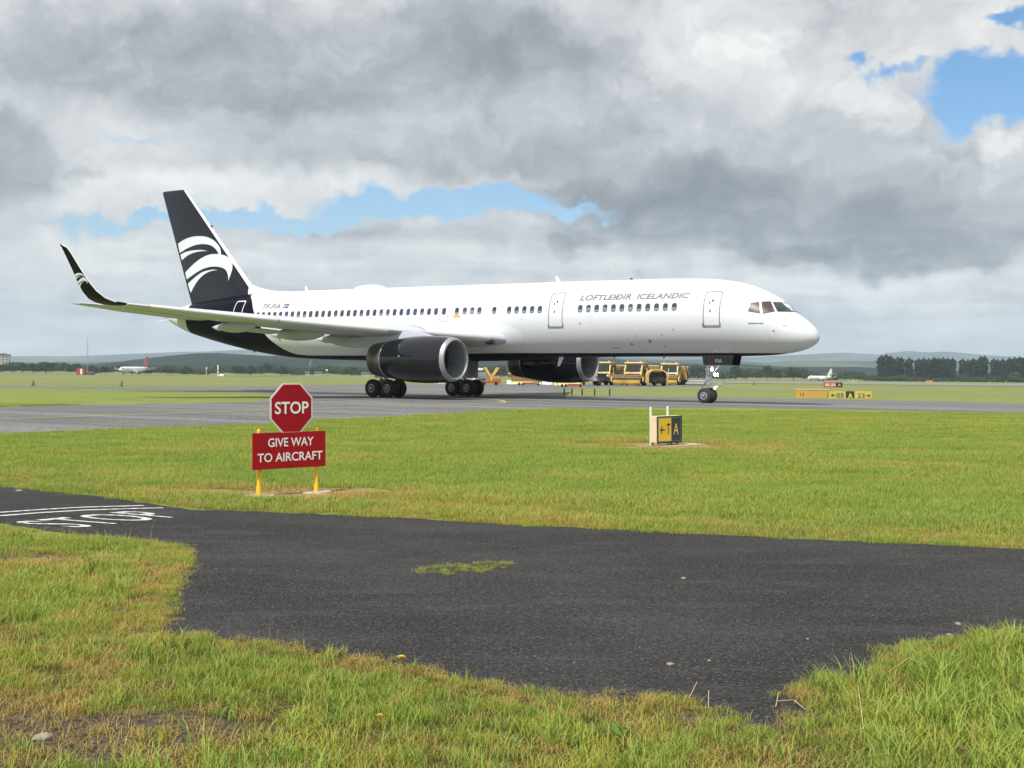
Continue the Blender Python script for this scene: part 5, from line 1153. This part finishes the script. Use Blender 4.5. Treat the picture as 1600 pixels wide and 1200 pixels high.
ORD = ['first', 'second', 'third', 'fourth', 'fifth', 'sixth', 'seventh', 'eighth', 'ninth', 'tenth', 'eleventh', 'twelfth', 'thirteenth', 'fourteenth', 'fifteenth', 'sixteenth', 'seventeenth', 'eighteenth', 'nineteenth', 'twentieth', 'twenty-first', 'twenty-second', 'twenty-third', 'twenty-fourth', 'twenty-fifth', 'twenty-sixth', 'twenty-seventh']
protos = [make_tree('poplar_tree', 'x', 'tree', (0, 0, 0), 21, 7.2, 'poplar', M['leaf_dark'], 50 + k, 2600, .55) for k in range(4)]
used = set(); d0 = 1120
pop = [(1377, 39, 13), (1384, 41, 12), (1392, 38, 11), (1402, 37, 11), (1408, 37, 10), (1420, 36, 11), (1435, 35, 12), (1443, 36, 11), (1451, 35, 11), (1459, 37, 11), (1466, 36, 11), (1473, 37, 11), (1481, 36, 11), (1488, 36, 10), (1504, 35, 11), (1512, 34, 9), (1521, 36, 11), (1532, 39, 11), (1538, 40, 11), (1552, 36, 9), (1558, 35, 9), (1566, 36, 9), (1577, 37, 11), (1585, 38, 12), (1593, 39, 12), (1602, 39, 13)]
for k, (x, hp, wp_) in enumerate(pop):
    d_ = d0 + random.uniform(-12, 12); Hh = hp * d_ / FPX; Ww = wp_ * d_ / FPX * 1.45; lab = f'{ORD[k]} tall dark poplar from the left in the row beyond the runway'
    p = protos[k % 4]; sc = (Ww / 7.2, Ww / 7.2, Hh / 21); loc = (AT(x, d_), d_, -3.2)
    if k < 4: p.location = loc; p.scale = sc; tag(p, lab, None, 'poplars in the row beyond the runway')
    else: dup(p, loc, random.uniform(0, 6), lab, 'poplars in the row beyond the runway', sc)
bp_ = [make_tree('round_tree', 'x', 'tree', (0, 0, 0), 10, 10, 'round', M['leaf'], 80 + k, 1300, .5) for k in range(4)]
bush = [(2, 14, 16), (18, 13, 18), (34, 15, 22), (52, 15, 20), (72, 19, 28), (108, 14, 12), (121, 17, 14), (145, 14, 18), (164, 13, 16), (232, 13, 18), (262, 14, 16), (290, 14, 18), (372, 16, 22), (392, 15, 18), (415, 20, 20), (440, 15, 20), (548, 16, 22), (640, 16, 24), (782, 20, 26), (968, 24, 16), (1090, 24, 26), (1112, 18, 20), (1150, 24, 18), (1166, 15, 18), (1199, 24, 18), (1215, 18, 14), (1240, 21, 22)]
for k, (x, hp, wp_) in enumerate(bush):
    d_ = 1040 + random.uniform(-15, 15); Hh = hp * d_ / FPX; Ww = wp_ * d_ / FPX * 1.1; p = bp_[k % 4]; sc = (Ww / 10, Ww / 10, Hh / 10); loc = (AT(x, d_), d_, -3.1)
    lab = f'{ORD[k]} round dark tree from the left along the far edge of the airfield'
    if k < 4: p.location = loc; p.scale = sc; tag(p, lab, None, 'round trees along the far edge of the airfield')
    else: dup(p, loc, random.uniform(0, 6), lab, 'round trees along the far edge of the airfield', sc)
bs_ = None
for k, (x, hp, wp_) in enumerate(((1396, 9, 16), (1414, 10, 22), (1440, 6, 14), (1465, 6, 18), (1507.5, 13, 12), (1520, 7, 20), (1549, 6, 14), (1586, 16, 22), (1600, 7, 14))):
    d_ = 1085; Hh = hp * d_ / FPX; Ww = wp_ * d_ / FPX; lab = f'{ORD[k]} light green shrub from the left at the foot of the poplars'; loc = (AT(x, d_), d_, -3.1)
    if bs_ is None: bs_ = make_tree('pale_shrub', lab, 'shrub', loc, 10, 10, 'round', M['leaf_light'], 97, 900, .55, 'light green shrubs at the foot of the poplars'); bs_.scale = (Ww / 10, Ww / 10, Hh / 10)
    else: dup(bs_, loc, random.uniform(0, 6), lab, None, (Ww / 10, Ww / 10, Hh / 10))
# the woodland belt behind them
r = np.random.default_rng(5); Cs = []
for k in range(2100):
    px_ = r.uniform(-150, 1760); d_ = r.uniform(1090, 1280); right = px_ > 1350
    prof_ = .8 + .35 * math.sin(px_ / 37.) * math.sin(px_ / 91. + 1) + .25 * math.sin(px_ / 13.)
    H_ = (6.4 if not right else 5.0) * max(.4, prof_) + (1.6 if 620 < px_ < 900 or 1100 < px_ < 1260 else 0) + r.uniform(-.5, 1.0) + (d_ - 1090) * .012; w_ = r.uniform(2.6, 5.0)
    n_ = 60; d = r.normal(size=(n_, 3)); d /= np.linalg.norm(d, axis=1)[:, None]; d[:, 2] = np.abs(d[:, 2]) * 1.0
    Cs.append(np.array([AT(px_, d_), d_, -3.0 + H_ * .25]) + d * np.array([w_, w_, H_ * .72]) * r.uniform(.6, 1, (n_, 1)))
C = np.concatenate(Cs); V_, F_ = leaf_quads(C, .85, r)
tag(np_mesh('woodland', V_, F_, M['leaf']), 'dark belt of woodland along the far side of the airfield', 'woodland', kind='stuff')

# hills
def hill_mat():
    m = bpy.data.materials.new('hill_land'); nt, N, L, b = nodes_of(m); g = N.new('ShaderNodeNewGeometry'); P = g.outputs['Position']; s = N.new('ShaderNodeSeparateXYZ'); L.new(P, s.inputs[0])
    v = N.new('ShaderNodeTexVoronoi'); v.inputs['Scale'].default_value = .0034; L.new(mapping(N, L, P, (1, .8, 1)), v.inputs['Vector'])
    fields = N.new('ShaderNodeValToRGB'); L.new(v.outputs['Color'], fields.inputs[0]); e = fields.color_ramp.elements
    e[0].position = .3; e[0].color = (.035, .055, .022, 1); e[1].position = .75; e[1].color = (.085, .115, .042, 1)
    wood = sstep(N, L, noise(N, L, P, .0016, 6, .6), .44, .54)
    c = mixc(N, L, wood, fields.outputs[0], (.018, .028, .016))
    fd = sstep(N, L, s.outputs[1], 3600, 4400); c = mixc(N, L, mth(N, L, 'SUBTRACT', 1.0, fd), c, mixc(N, L, sstep(N, L, noise(N, L, P, .006, 5), .5, .62), (.012, .022, .012), (.028, .042, .02)))
    L.new(c, b.inputs['Base Color']); b.inputs['Roughness'].default_value = 1; b.inputs['Specular IOR Level'].default_value = 0
    bp = N.new('ShaderNodeBump'); bp.inputs['Strength'].default_value = .6; bp.inputs['Distance'].default_value = 6; L.new(noise(N, L, P, .03, 5), bp.inputs['Height']); L.new(bp.outputs[0], b.inputs['Normal']); return m
M['hill'] = hill_mat()
def ridge(name, dist, prof_px, depth, seed, rough, rows=14):
    xs = np.arange(-500, 2101, 6); pr_ = np.interp(xs, [p[0] for p in prof_px], [p[1] for p in prof_px]); rg = np.random.default_rng(seed)
    nz = np.zeros(len(xs))
    for sc_, am in ((140, 1), (60, .5), (25, .3), (10, .2)):
        kx = rg.uniform(-1, 1, 60); nz += am * np.interp(xs / sc_, np.arange(60) - 10, kx)
    pr_ = pr_ + nz * rough
    V_ = []
    for j in range(rows):
        f = j / (rows - 1); d_ = dist - depth * (1 - f); hs = math.sin(f * PI / 2) ** 1.15
        for i, x in enumerate(xs):
            yh = 573.858 + .009494 * x; top = EYE + (yh - pr_[i]) / FPX * dist * 1.0
            V_.append((AT(x, d_), d_, -6 + (top + 6) * hs + rough * 1.2 * dist / FPX * math.sin(i * .37 + j * 1.9) * (1 - f) * f * 2))
    for i, x in enumerate(xs): V_.append((AT(x, dist + depth * .5), dist + depth * .5, -6))
    n = len(xs); F_ = [(j * n + i, j * n + i + 1, (j + 1) * n + i + 1, (j + 1) * n + i) for j in range(rows) for i in range(n - 1)]
    o = np_mesh(name, np.array(V_), np.array(F_), M['hill']); o.data.polygons.foreach_set('use_smooth', [True] * len(F_)); return tag(o, kind='structure')
ridge('near_hills', 3000, [(-500, 572), (0, 570), (120, 569), (180, 566), (215, 562), (260, 557), (300, 553.5), (340, 552), (380, 555), (420, 557), (470, 557), (520, 560), (600, 561), (660, 560), (800, 562), (905, 559), (960, 561), (1000, 566), (1060, 567), (1100, 569), (1150, 568), (1230, 574), (1300, 574), (1340, 574), (1420, 578), (1600, 582), (2100, 584)], 1200, 3, .9)
ridge('middle_hills', 5600, [(-500, 566), (0, 566), (200, 565), (380, 561), (440, 553), (500, 555), (640, 558), (760, 557), (860, 556), (920, 554), (980, 560), (1040, 562), (1100, 563), (1200, 567), (1260, 564), (1400, 565), (1600, 570), (2100, 572)], 1400, 4, .8)
ridge('far_hills', 9500, [(-500, 560), (0, 557), (100, 556.5), (200, 553), (270, 551), (330, 549), (390, 546), (440, 547), (540, 549), (640, 552), (760, 551), (900, 552), (1000, 553), (1100, 557), (1180, 558), (1240, 555), (1300, 551.5), (1325, 551), (1350, 553), (1375, 554.5), (1400, 550.5), (1420, 549), (1450, 551), (1475, 550), (1500, 552), (1540, 556), (1600, 559), (1700, 558), (2100, 560)], 2200, 6, .5)

# ------------------------------------------------------------------ grass and small roadside things
def vnoise(x, y, sc, seed):
    x = x / sc + seed * 17.3; y = y / sc + seed * 9.1; xi = np.floor(x).astype(np.int64); yi = np.floor(y).astype(np.int64); fx = x - xi; fy = y - yi; fx = fx * fx * (3 - 2 * fx); fy = fy * fy * (3 - 2 * fy)
    def h(a, b):
        v = (a * 374761393 + b * 668265263 + seed * 1442695) & 0xffffffff; v = ((v ^ (v >> 13)) * 1274126177) & 0xffffffff; return ((v ^ (v >> 16)) & 0xffff) / 65535.
    return (h(xi, yi) * (1 - fx) + h(xi + 1, yi) * fx) * (1 - fy) + (h(xi, yi + 1) * (1 - fx) + h(xi + 1, yi + 1) * fx) * fy
def fbm(x, y, sc, seed): return vnoise(x, y, sc, seed) * .5 + vnoise(x, y, sc / 2.1, seed + 1) * .3 + vnoise(x, y, sc / 4.3, seed + 2) * .2
def blade_mat(name, root, a, b, tip, trans=.35):
    m = bpy.data.materials.new(name); nt, N, L, bs = nodes_of(m); g = N.new('ShaderNodeNewGeometry'); oi = N.new('ShaderNodeObjectInfo'); tcn = N.new('ShaderNodeTexCoord'); s = N.new('ShaderNodeSeparateXYZ'); L.new(tcn.outputs['Generated'], s.inputs[0])
    P = g.outputs['Position']; f = mth(N, L, 'ADD', mth(N, L, 'MULTIPLY', noise(N, L, P, .7, 4, .6), .9), mth(N, L, 'MULTIPLY', mth(N, L, 'ADD', oi.outputs['Random'], g.outputs['Random Per Island']), .17))
    c = mixc(N, L, sstep(N, L, f, .42, .92), a, b); c = mixc(N, L, sstep(N, L, s.outputs[2], .45, 1.0, 0, .75), c, tip); c = mixc(N, L, sstep(N, L, s.outputs[2], 0, .3, .8, 0), c, root)
    L.new(c, bs.inputs['Base Color']); bs.inputs['Roughness'].default_value = .6; bs.inputs['Specular IOR Level'].default_value = .25
    tr = N.new('ShaderNodeBsdfTranslucent'); L.new(c, tr.inputs[0]); mx = N.new('ShaderNodeMixShader'); mx.inputs[0].default_value = trans
    L.new(bs.outputs[0], mx.inputs[1]); L.new(tr.outputs[0], mx.inputs[2]); L.new(mx.outputs[0], N['Material Output'].inputs[0]); return m
M['g_lush'] = blade_mat('lush_grass_blade', (.17, .18, .05), (.20, .31, .045), (.335, .425, .068), (.40, .46, .10))
M['g_mix'] = blade_mat('yellow_green_blade', (.20, .18, .06), (.30, .345, .042), (.45, .43, .07), (.53, .48, .13))
M['g_straw'] = blade_mat('straw_blade', (.25, .18, .06), (.50, .375, .11), (.42, .29, .07), (.62, .49, .19))
M['g_weed'] = blade_mat('broad_weed_leaf', (.09, .14, .03), (.10, .20, .035), (.18, .27, .05), (.2, .3, .07))
def clump(name, n, rad, h0, h1, wd, m, seed, lean=.5, segs=3):
    r = np.random.default_rng(seed); V_ = []; F_ = []
    for k in range(n):
        a = r.uniform(0, 2 * PI); q = rad * math.sqrt(r.uniform()); bx, by = q * math.cos(a), q * math.sin(a); h = r.uniform(h0, h1); az_ = r.uniform(0, 2 * PI); ln = r.uniform(.1, 1) * lean * h; wx, wy = -math.sin(az_), math.cos(az_); tw = r.uniform(-.6, .6)
        o = len(V_)
        for j in range(segs + 1):
            f = j / segs; w = wd * r.uniform(.8, 1.2) * (1 - f ** 1.6) * .5 + .0004; dx = ln * f * f; x = bx + dx * math.cos(az_ + tw * f); y = by + dx * math.sin(az_ + tw * f); z = h * (f - .25 * lean * f * f)
            V_ += [(x - wx * w, y - wy * w, z), (x + wx * w, y + wy * w, z)]
        F_ += [(o + 2 * j, o + 2 * j + 1, o + 2 * j + 3, o + 2 * j + 2) for j in range(segs)]
    o = np_mesh(name, np.array(V_), np.array(F_), m); COL.objects.unlink(o); return o
GC = bpy.data.collections.new('grass_clumps')
src = [clump('clump_a', 50, .10, .03, .10, .0034, M['g_lush'], 1, .8), clump('clump_b', 50, .10, .03, .095, .0034, M['g_mix'], 2, 1.0), clump('clump_c', 46, .10, .02, .08, .0028, M['g_straw'], 3, 1.3), clump('clump_d', 14, .06, .08, .18, .0055, M['g_lush'], 4, 1.0), clump('clump_e', 14, .07, .03, .07, .020, M['g_weed'], 5, 1.2), clump('clump_f', 6, .06, .14, .30, .0026, M['g_straw'], 6, .5),
       clump('clump_g', 260, .36, .03, .10, .0065, M['g_lush'], 7, .7, 2), clump('clump_h', 260, .36, .03, .10, .0065, M['g_mix'], 8, .8, 2), clump('clump_i', 170, .32, .03, .115, .005, M['g_straw'], 9, .8, 2)]
for i, o in enumerate(src): o.name = f'{i}_clump'; GC.objects.link(o)
def gn_field(name, pts, idx, rot, scl, label):
    me = bpy.data.meshes.new(name); me.vertices.add(len(pts)); me.vertices.foreach_set('co', pts.astype(np.float32).ravel())
    for nm, ty, ar in (('idx', 'INT', idx.astype(np.int32)), ('rz', 'FLOAT', rot.astype(np.float32)), ('scl', 'FLOAT', scl.astype(np.float32))):
        at_ = me.attributes.new(nm, ty, 'POINT'); at_.data.foreach_set('value', ar)
    me.update(); o = bpy.data.objects.new(name, me); COL.objects.link(o)
    ng_ = bpy.data.node_groups.new(name, 'GeometryNodeTree'); ng_.interface.new_socket('Geometry', in_out='INPUT', socket_type='NodeSocketGeometry'); ng_.interface.new_socket('Geometry', in_out='OUTPUT', socket_type='NodeSocketGeometry')
    N = ng_.nodes; L = ng_.links; gi = N.new('NodeGroupInput'); go = N.new('NodeGroupOutput'); ip = N.new('GeometryNodeInstanceOnPoints'); ci = N.new('GeometryNodeCollectionInfo')
    ci.inputs['Collection'].default_value = GC; ci.inputs['Separate Children'].default_value = True; ci.inputs['Reset Children'].default_value = True
    def na(n, t): q = N.new('GeometryNodeInputNamedAttribute'); q.data_type = t; q.inputs['Name'].default_value = n; return q.outputs['Attribute']
    cx = N.new('ShaderNodeCombineXYZ'); L.new(na('rz', 'FLOAT'), cx.inputs[2]); ip.inputs['Pick Instance'].default_value = True
    L.new(gi.outputs[0], ip.inputs['Points']); L.new(ci.outputs[0], ip.inputs['Instance']); L.new(na('idx', 'INT'), ip.inputs['Instance Index']); L.new(cx.outputs[0], ip.inputs['Rotation']); L.new(na('scl', 'FLOAT'), ip.inputs['Scale']); L.new(ip.outputs[0], go.inputs[0])
    md = o.modifiers.new('grass', 'NODES'); md.node_group = ng_
    return tag(o, label, 'grass', kind='stuff')
def scatter(y0, y1, dens, margin=1.1, spread=.42):
    n = int(dens * (spread * (y1 * y1 - y0 * y0) + 2 * margin * (y1 - y0))); y = np.sqrt(rng.uniform(y0 * y0, y1 * y1, n)); x = rng.uniform(-1, 1, n) * (spread * y + margin); return x, y
def spot_val(x, y, spots):
    v = np.full(x.shape, 9.)
    for (q, rx, ry) in spots: v = np.minimum(v, np.hypot((x - q[0]) / rx, (y - q[1]) / ry))
    return v
def edge_dist(x, y, poly):
    d = np.full(x.shape, 9.)
    for i in range(len(poly)):
        ax, ay = poly[i]; bx, by = poly[(i + 1) % len(poly)]; dx, dy = bx - ax, by - ay; l2 = dx * dx + dy * dy + 1e-9
        t_ = np.clip(((x - ax) * dx + (y - ay) * dy) / l2, 0, 1); d = np.minimum(d, np.hypot(x - ax - t_ * dx, y - ay - t_ * dy))
    return d
# verge in front of the road
x, y = scatter(4.6, 13.5, 235); on = inside(x, y, ROAD); k = ~on
# keep only the near side of the road
far_side = y > np.interp(x, [-6.4, -2.9, -.3, 2, 4.4, 6], [17.4, 15, 13.6, 12.7, 12.0, 11.5])
k &= ~far_side; x, y = x[k], y[k]
ed = edge_dist(x, y, [G(*p) for p in road_px]); es = spot_val(x, y, earth_spots) + (fbm(x, y, .3, 3) - .5) * 1.2; dry = fbm(x, y, .9, 5); thin = fbm(x, y, .35, 9)
keep = (rng.uniform(size=len(x)) < np.clip((es - .45) / .6, .34, 1)) & (rng.uniform(size=len(x)) < np.clip(thin * 1.8 - .10 + .2, .3, 1)); x, y, ed, dry, es = x[keep], y[keep], ed[keep], dry[keep], es[keep]
u = rng.uniform(size=len(x)); right = np.clip((x - .9) / .6, 0, 1)
pd = np.clip((dry - .43) * 2.6, 0, .7) * (1 - .75 * right) + np.clip(.55 - ed * 1.6, 0, .55) * (1 - .5 * right) + np.clip(1.5 - es, 0, .6)
idx = np.where(u < pd, 2, np.where(u < pd + .50 * (1 - pd) * (1 - .35 * right), 1, 0)); v = rng.uniform(size=len(x)); idx = np.where((v < .07 + .20 * right) & (u > pd), 3, idx); idx = np.where((v > .95), 4, idx); idx = np.where((v > .925) & (v < .945), 5, idx)
scl = rng.uniform(.55, 1.1, len(x)) * (1 + .28 * right) * np.clip(.6 + ed * .9, .6, 1.0) * np.clip(.55 + fbm(x, y, .6, 21) * .8, .5, 1.25)
ep = jitter_poly([G(*q) for q in road_px[21:-1]], .03, .0)
ex = np.array([q[0] for q in ep]); ey = np.array([q[1] for q in ep]); kk = rng.integers(len(ex), size=1500); hx = ex[kk] + rng.normal(0, .045, 1500); hy = ey[kk] + rng.normal(-.02, .045, 1500)
kf = (edge_dist(hx, hy, [G(*q) for q in road_px]) < .13) & (fbm(hx, hy, .25, 41) > .40) & (hy > 4.6) & (hy < 13.2); hx, hy = hx[kf], hy[kf]
x = np.concatenate([x, hx]); y = np.concatenate([y, hy]); idx = np.concatenate([idx, rng.choice([2, 2, 2, 1, 1, 0], len(hx))]); scl = np.concatenate([scl, rng.uniform(.25, .7, len(hx))])
ed2 = edge_dist(x, y, [G(*q) for q in road_px]); scl = scl * np.where((x < -2.75) & (y > 12.2), np.clip(.25 + ed2 * 1.2, .25, .8), 1)
gn_field('verge_grass', np.stack([x, y, np.zeros(len(x))], 1), idx, rng.uniform(0, 6.28, len(x)), scl, 'yellow green grass verge in front of the dark road')
# tuft in the middle of the road
x, y = scatter(10.1, 10.95, 300, .3, .1); k = inside(x, y, ISLE) & (fbm(x, y, .12, 31) > .38); x, y = x[k], y[k]
gn_field('road_tuft', np.stack([x, y, np.full(len(x), .003)], 1), rng.choice([1, 2, 0, 0, 0, 1], len(x)), rng.uniform(0, 6.28, len(x)), rng.uniform(.16, .45, len(x)), 'low grass tuft growing through the middle of the road')
# field between road and taxiway
xs_, ys_ = [], []
for y0, y1, dn in ((11.2, 20, 40), (20, 32, 26), (32, 56, 13)):
    a, b = scatter(y0, y1, dn); xs_.append(a); ys_.append(b)
x = np.concatenate(xs_); y = np.concatenate(ys_); far_side = y > np.interp(x, [-6.4, -2.9, -.3, 2, 4.4, 6], [17.4, 15, 13.6, 12.7, 12.0, 11.5]) - .35
k = far_side & ~inside(x, y, [G(*p) for p in road_px]) & ~inside(x, y, TAXI); x, y = x[k], y[k]
ss_ = spot_val(x, y, straw_spots) + (fbm(x, y, .4, 13) - .5) * .9; keep = rng.uniform(size=len(x)) < np.clip((ss_ - .7) / .4, .02, 1); x, y, ss_ = x[keep], y[keep], ss_[keep]
dry = fbm(x, y, 2.4, 7) * .55 + fbm(x * .35, y, 1.6, 8) * .45; ed = edge_dist(x, y, [G(*p) for p in road_px[:17]])
u = rng.uniform(size=len(x)); pd = np.clip((dry - .56) * 1.3, 0, .35) + np.clip(.42 - ed * .28, 0, .38) + np.clip(1.5 - ss_, 0, .5); pd = np.clip(pd, .02, 1)
idx = np.where(u < pd, 8, np.where(u < pd + np.clip(.16 + (dry - .45) * 2.2, .06, .75), 7, 6)); scl = rng.uniform(.55, 1.05, len(x)) * np.clip(.6 + fbm(x, y, 3, 17) * .8, .6, 1.3) * np.clip(.5 + ed * .7, .5, 1) * (1 + .1 * (y > 25))
gn_field('field_grass', np.stack([x, y, np.zeros(len(x))], 1), idx, rng.uniform(0, 6.28, len(x)), scl, 'bright green mown grass between the road and the taxiway')
# bare earth crumbs
V_ = []; F_ = []; r = np.random.default_rng(4)
for k in range(2600):
    q = earth_spots[r.choice(len(earth_spots), p=[.12, .3, .25, .15, .06, .05, .04, .03])]; a = r.uniform(0, 6.28); f = math.sqrt(r.uniform()) * 1.1; cx_, cy_ = q[0][0] + q[1] * f * math.cos(a), q[0][1] + q[2] * f * math.sin(a); s = r.uniform(.002, .0065) * (1 if r.uniform() < .96 else 2.2); o = len(V_)
    tz = r.uniform(.4, .9)
    for dx, dy, dz in ((1, .2, -.2), (.1, 1, -.2), (-1, .1, -.2), (-.2, -1, -.2), (.6, .3, tz), (.0, .6, tz * 1.1), (-.6, 0, tz * .8), (0, -.6, tz)): V_.append((cx_ + s * (dx + r.uniform(-.3, .3)), cy_ + s * (dy + r.uniform(-.3, .3)), .002 + s * (dz + r.uniform(-.1, .1))))
    F_ += [(o, o + 1, o + 5, o + 4), (o + 1, o + 2, o + 6, o + 5), (o + 2, o + 3, o + 7, o + 6), (o + 3, o, o + 4, o + 7), (o + 4, o + 5, o + 6, o + 7)]
M['crumb'] = mat('stony_earth', (.085, .072, .060), .95, var=.5, scale=30)
tag(np_mesh('gravel', np.array(V_), np.array(F_), M['crumb']), 'dark stony earth showing through the verge at the bottom left', 'gravel', kind='stuff')
# loose stones, flowers, dead stalks
M['stone'] = mat('pale_stone', (.27, .23, .18), .9, var=.25, scale=30, bump=.5)
for k, (x, y, s, lab) in enumerate(((1047, 1040, .022, 'pale flat stone on the dark road, leftmost of the two near the middle'), (1108, 1034, .014, 'small pale stone on the dark road right of the flat one'), (1497, 977, .025, 'pinkish stone at the right edge of the dark road'), (1483, 994, .02, 'thin pale stone just left of the pinkish stone'), (68, 1156, .05, 'large tan stone on the bare earth at the bottom left'), (1262, 1000, .012, 'tiny pale chip on the dark road above the right hand grass'), (1068, 905, .02, 'brownish leaf fragment on the road right of the grass tuft'), (30, 769, .05, 'pale flat stone on the road at the far left edge'))):
    X, Y = G(x, y); mb = MB(); rg = random.Random(k); pts = [(1, 0, 0), (.6, .6, .1), (0, .8, 0), (-.7, .5, .05), (-1, 0, 0), (-.6, -.6, 0), (0, -.8, .1), (.7, -.5, 0)]
    mb.loft([[(p[0] * s * f * rg.uniform(.85, 1.15), p[1] * s * f * .8, zz * s) for p in pts] for f, zz in ((.9, 0), (1, .2), (.75, .45), (.3, .55))]); o = mb.build('loose_stone', M['stone'], smooth=50); o.location = (X, Y, .004 if 820 < y < 1100 or y < 800 else 0); o.rotation_euler.z = k; tag(o, lab, 'stone', 'loose stones')
M['petal'] = mat('dandelion_yellow', (.75, .50, .02), .6)
for k, (x, y, s) in enumerate(((625, 1055, 1.25), (592, 1138, .75))):
    X, Y = G(x, y); t = thing('dandelion', ['larger yellow dandelion at the road edge below the grass tuft', 'smaller yellow dandelion in the verge nearer the camera'][k], 'flower', (X, Y, 0), k)
    mb = MB(); mb.cyl((0, 0, 0), (.006, 0, .07 * s), .0022, n=6); mb.build('stalk', M['g_lush'], t); mb = MB()
    for lay, (n_, rr, up) in enumerate(((16, .019, .15), (14, .014, .5), (9, .008, .9))):
        for i in range(n_):
            a = 2 * PI * i / n_ + lay * .2; ca, sa = math.cos(a), math.sin(a); w = .0028; mb.add([(.006 + rr * s * ca * .1 - sa * w, rr * s * sa * .1 + ca * w, .07 * s), (.006 + rr * s * ca * .1 + sa * w, rr * s * sa * .1 - ca * w, .07 * s), (.006 + rr * s * ca + sa * w * .6, rr * s * sa - ca * w * .6, .07 * s + rr * s * up), (.006 + rr * s * ca - sa * w * .6, rr * s * sa + ca * w * .6, .07 * s + rr * s * up)], [(0, 1, 2, 3)])
    mb.build('petals', M['petal'], t, smooth=0)
M['stalk'] = mat('dead_stalk', (.45, .33, .18), .8, var=.2, scale=30)
for k, (pts, lab) in enumerate((([(1212, 1108, .01), (1216, 1100, .05), (1214, 1106, .03), (1240, 1104, .03), (1258, 1112, .01)], 'bent dead stalk lying over the road edge at the right hand grass'), ([(1076, 1092, .0), (1089, 1082, .05)], 'thin straight dead stalk leaning out of the verge over the road'), ([(1107, 1108, 0), (1107, 1096, .05)], 'short white upright stub at the road edge'), ([(1375, 1065, .02), (1420, 1066, .12), (1450, 1068, .08)], 'long dry grass stem arching through the right hand grass'), ([(1330, 1150, .02), (1349, 1162, .06), (1340, 1130, .16)], 'dry grass stem standing in the bottom right grass'))):
    mb = MB(); q = [Vector((*G(x, y), 0)) + Vector((0, 0, z)) for x, y, z in pts]
    for i in range(len(q) - 1): mb.cyl(q[i], q[i + 1], .0022, .0016, 6)
    tag(mb.build('dead_stalk', M['stalk'], smooth=40), lab, 'stalk')
SC.cycles.use_denoising = True; SC.cycles.max_bounces = 8; SC.cycles.volume_bounces = 0; SC.cycles.transparent_max_bounces = 8
SC.cycles.sample_clamp_indirect = 6
